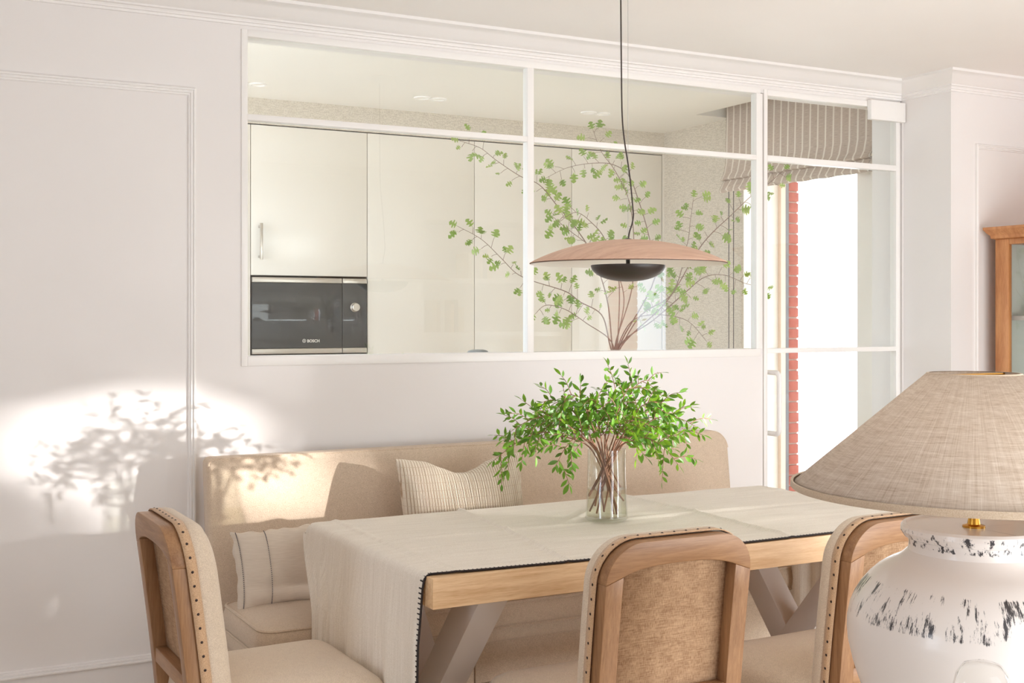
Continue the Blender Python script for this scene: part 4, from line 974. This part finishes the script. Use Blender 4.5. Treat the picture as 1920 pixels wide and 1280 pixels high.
for i, (dx, dy, dd) in enumerate(tips):
    t = thing('leafy_sprig', SPL[i], 'plant', (VXc, VYc, vz), group='green sprigs in the glass vase')
    dx *= .95; dy *= .84 if dy > 0 else 1
    b = -RT*dx*kv*.20+rv(.022); b.x = max(-.04, min(.04, b.x)); b.y = max(-.04, min(.04, b.y)); b.z = .014+rnd.random()*.085
    mth = RT*dx*kv*.17+FW*dd*kv*.3+rv(.014); mth.z = vh+.004; 
    mth.x = max(-.04, min(.04, mth.x)); mth.y = max(-.04, min(.04, mth.y))
    tip = RT*dx*kv+FW*dd*kv*1.1+UP*(dy*kv+vh)
    mid = mth.lerp(tip, .5)+UP*(.05+.02*rnd.random())*(1 if abs(dx) > 60 else .3)
    path = smooth_path([b, b.lerp(mth, .5)+rv(.009), mth, mth.lerp(mid, .5)+UP*.008, mid, mid.lerp(tip, .55)+UP*.012, tip], 5)
    n_ = len(path); mk('stem', G().tube(path, [.0026*(1-.75*k/n_) for k in range(n_)], 6), M['twig'], t, local=True, smooth=True)
    tw = G(); st_ = int(n_*.42); 
    twigs = [(path, st_)]
    for q in range(8):
        k = int(st_+(n_-st_)*(.0+.12*q)); p = path[min(k, n_-2)]; d = (path[min(k+1, n_-1)]-path[k-1]).normalized()
        side = (d.cross(FW)*(1 if q % 2 else -1)+FW*rnd.uniform(-.9, .9)+d*.8).normalized()
        L = rnd.uniform(.055, .085); e = p+side*L+UP*rnd.uniform(-.025, .012); mm = p.lerp(e, .5)+UP*.008
        tp_ = smooth_path([p, mm, e], 5); twigs.append((tp_, 1))
        tw.tube(tp_, [.0013, .0012, .0011, .001, .001, .0009, .0009, .0008, .0008, .0007, .0006][:len(tp_)], 5)
    o = mk('twigs', tw, M['twig'], t, local=True); 
    for pth, s0 in twigs:
        # leaflets in pairs
        acc = 0; sd = 1; step = .0100 if len(pth) < 15 else .0115
        for k in range(s0, len(pth)-1):
            a, b2 = pth[k], pth[k+1]; seg = (b2-a); L = seg.length; d = seg.normalized(); acc += L
            while acc > step:
                acc -= step; sd = -sd; pos = a+seg*rnd.random()
                perp = d.cross(FW+rv(.9)); perp = perp.normalized() if perp.length > .01 else UP.copy()
                dr = (d*.75+perp*sd*.8+rv(.3)+UP*-.08).normalized(); upv = (perp.cross(d)*sd+rv(.6)+UP*.3)
                put_leaf(rnd.choice(lm1), t, pos, dr, upv, rnd.uniform(.8, 1.15))
        put_leaf(rnd.choice(lm1), t, pth[-1], (pth[-1]-pth[-2]), UP+rv(.4), 1)

# ------------------------------------------------------------------ tall branches in the kitchen, behind the glazing
KVx, KVy = X(1152, 4.22), 4.22
kvz = .92
kvs = thing('stoneware_vase', 'pale vase on the kitchen worktop holding tall leafy branches', 'vase', (KVx, KVy, kvz))
mk('body', G().lathe([(.0001, 0), (.06, 0), (.075, .03), (.082, .09), (.07, .16), (.045, .2), (.04, .22), (.044, .235), (.04, .235), (.036, .22), (.041, .2), (.066, .16), (.077, .09), (.07, .035), (.0001, .01)], (KVx, KVy, kvz), 48), M['stone'], kvs, smooth=True)
br = [
 (4.18, [(1142, 640), (1128, 590), (1088, 566), (1060, 546), (1000, 527), (968, 512), (938, 482), (902, 448), (858, 424)], 'low branch reaching far out towards the microwave'),
 (4.32, [(1147, 640), (1138, 560), (1112, 480), (1080, 428), (1045, 386), (1012, 347), (975, 330), (930, 300), (900, 277), (862, 264)], 'long thin branch whose tip reaches highest on the microwave side'),
 (4.26, [(1155, 640), (1185, 540), (1188, 440), (1178, 372), (1152, 318), (1128, 285), (1112, 244)], 'upright branch crossing the white transom'),
 (4.12, [(1158, 640), (1160, 520), (1135, 450), (1110, 418), (1080, 398), (1050, 415)], 'dense middle branch above the pendant shade'),
 (4.38, [(1165, 640), (1228, 520), (1216, 440), (1196, 372), (1178, 328), (1148, 308), (1110, 306), (1065, 314), (1025, 333)], 'arching branch bowing back over the others'),
 (4.20, [(1170, 640), (1205, 588), (1262, 548), (1288, 460), (1294, 418), (1300, 372)], 'short upright branch beside the pendant shade rim'),
 (4.10, [(1172, 640), (1250, 565), (1305, 475), (1332, 440), (1370, 404), (1408, 368), (1440, 345), (1470, 318)], 'long branch pointing up at the striped blind'),
 (4.30, [(1168, 640), (1225, 600), (1285, 548), (1322, 519), (1360, 516), (1400, 532), (1438, 538)], 'branch reaching sideways to the glass door'),
 (4.10, [(1146, 640), (1100, 606), (1060, 580), (1024, 572), (1004, 588)], 'short low drooping branch nearest the mullion'),
 (4.34, [(1162, 640), (1190, 598), (1240, 590), (1290, 602), (1325, 640)], 'short low branch near the sill beneath the pendant'),
 (4.15, [(1157, 640), (1170, 560), (1150, 500), (1105, 460), (1065, 430), (1035, 405)], 'inner branch crowded with leaves'),
]
dvase = (KVx*sy_+KVy*cy_)
for Yb, pl, nm in br:
    t = thing('leafy_branch', 'tall vase of lobed leaves: '+nm, 'branch', (KVx, KVy, kvz), group='branches in the kitchen vase')
    pw_ = [Vector((KVx, KVy, kvz+.03)), Vector((KVx, KVy, kvz+.215))]
    for i, (a, b) in enumerate(pl):
        f_ = min(1, (i+.3)/2.5); Yy = KVy+(Yb-KVy)*f_; pw_.append(at(a, b, Yy))
    pth = smooth_path([p-Vector((KVx, KVy, kvz)) for p in pw_], 6); n_ = len(pth)
    mk('stem', G().tube(pth, [.0032*(1-.75*k/n_) for k in range(n_)], 6), M['twig2'], t, local=True, smooth=True)
    tw = G(); acc = 0; sd = 1
    for k in range(18, n_-1):
        a, b = pth[k], pth[k+1]; seg = b-a; acc += seg.length; d = seg.normalized()
        while acc > .028:
            acc -= .028; sd = -sd; pos = a.copy(); perp = d.cross(FW+rv(.5)).normalized()
            e = pos+(d*.4+perp*sd+rv(.35)).normalized()*rnd.uniform(.012, .045)
            if (e+Vector((KVx, KVy, 0))).y < 3.93: e.y = 3.96-KVy
            tw.tube([pos, pos.lerp(e, .5)+UP*.002, e], .0009, 5)
            for q in range(2 if rnd.random() < .65 else 1):
                put_leaf(rnd.choice(lm2), t, e+rv(.006), (d*.5+perp*sd+rv(.7)), (-FW+rv(.8)), rnd.uniform(.7, 1.05))
    put_leaf(lm2[0], t, pth[-1], pth[-1]-pth[-2], -FW+rv(.5), .9)
    mk('twigs', tw, M['twig2'], t, local=True)
clean()
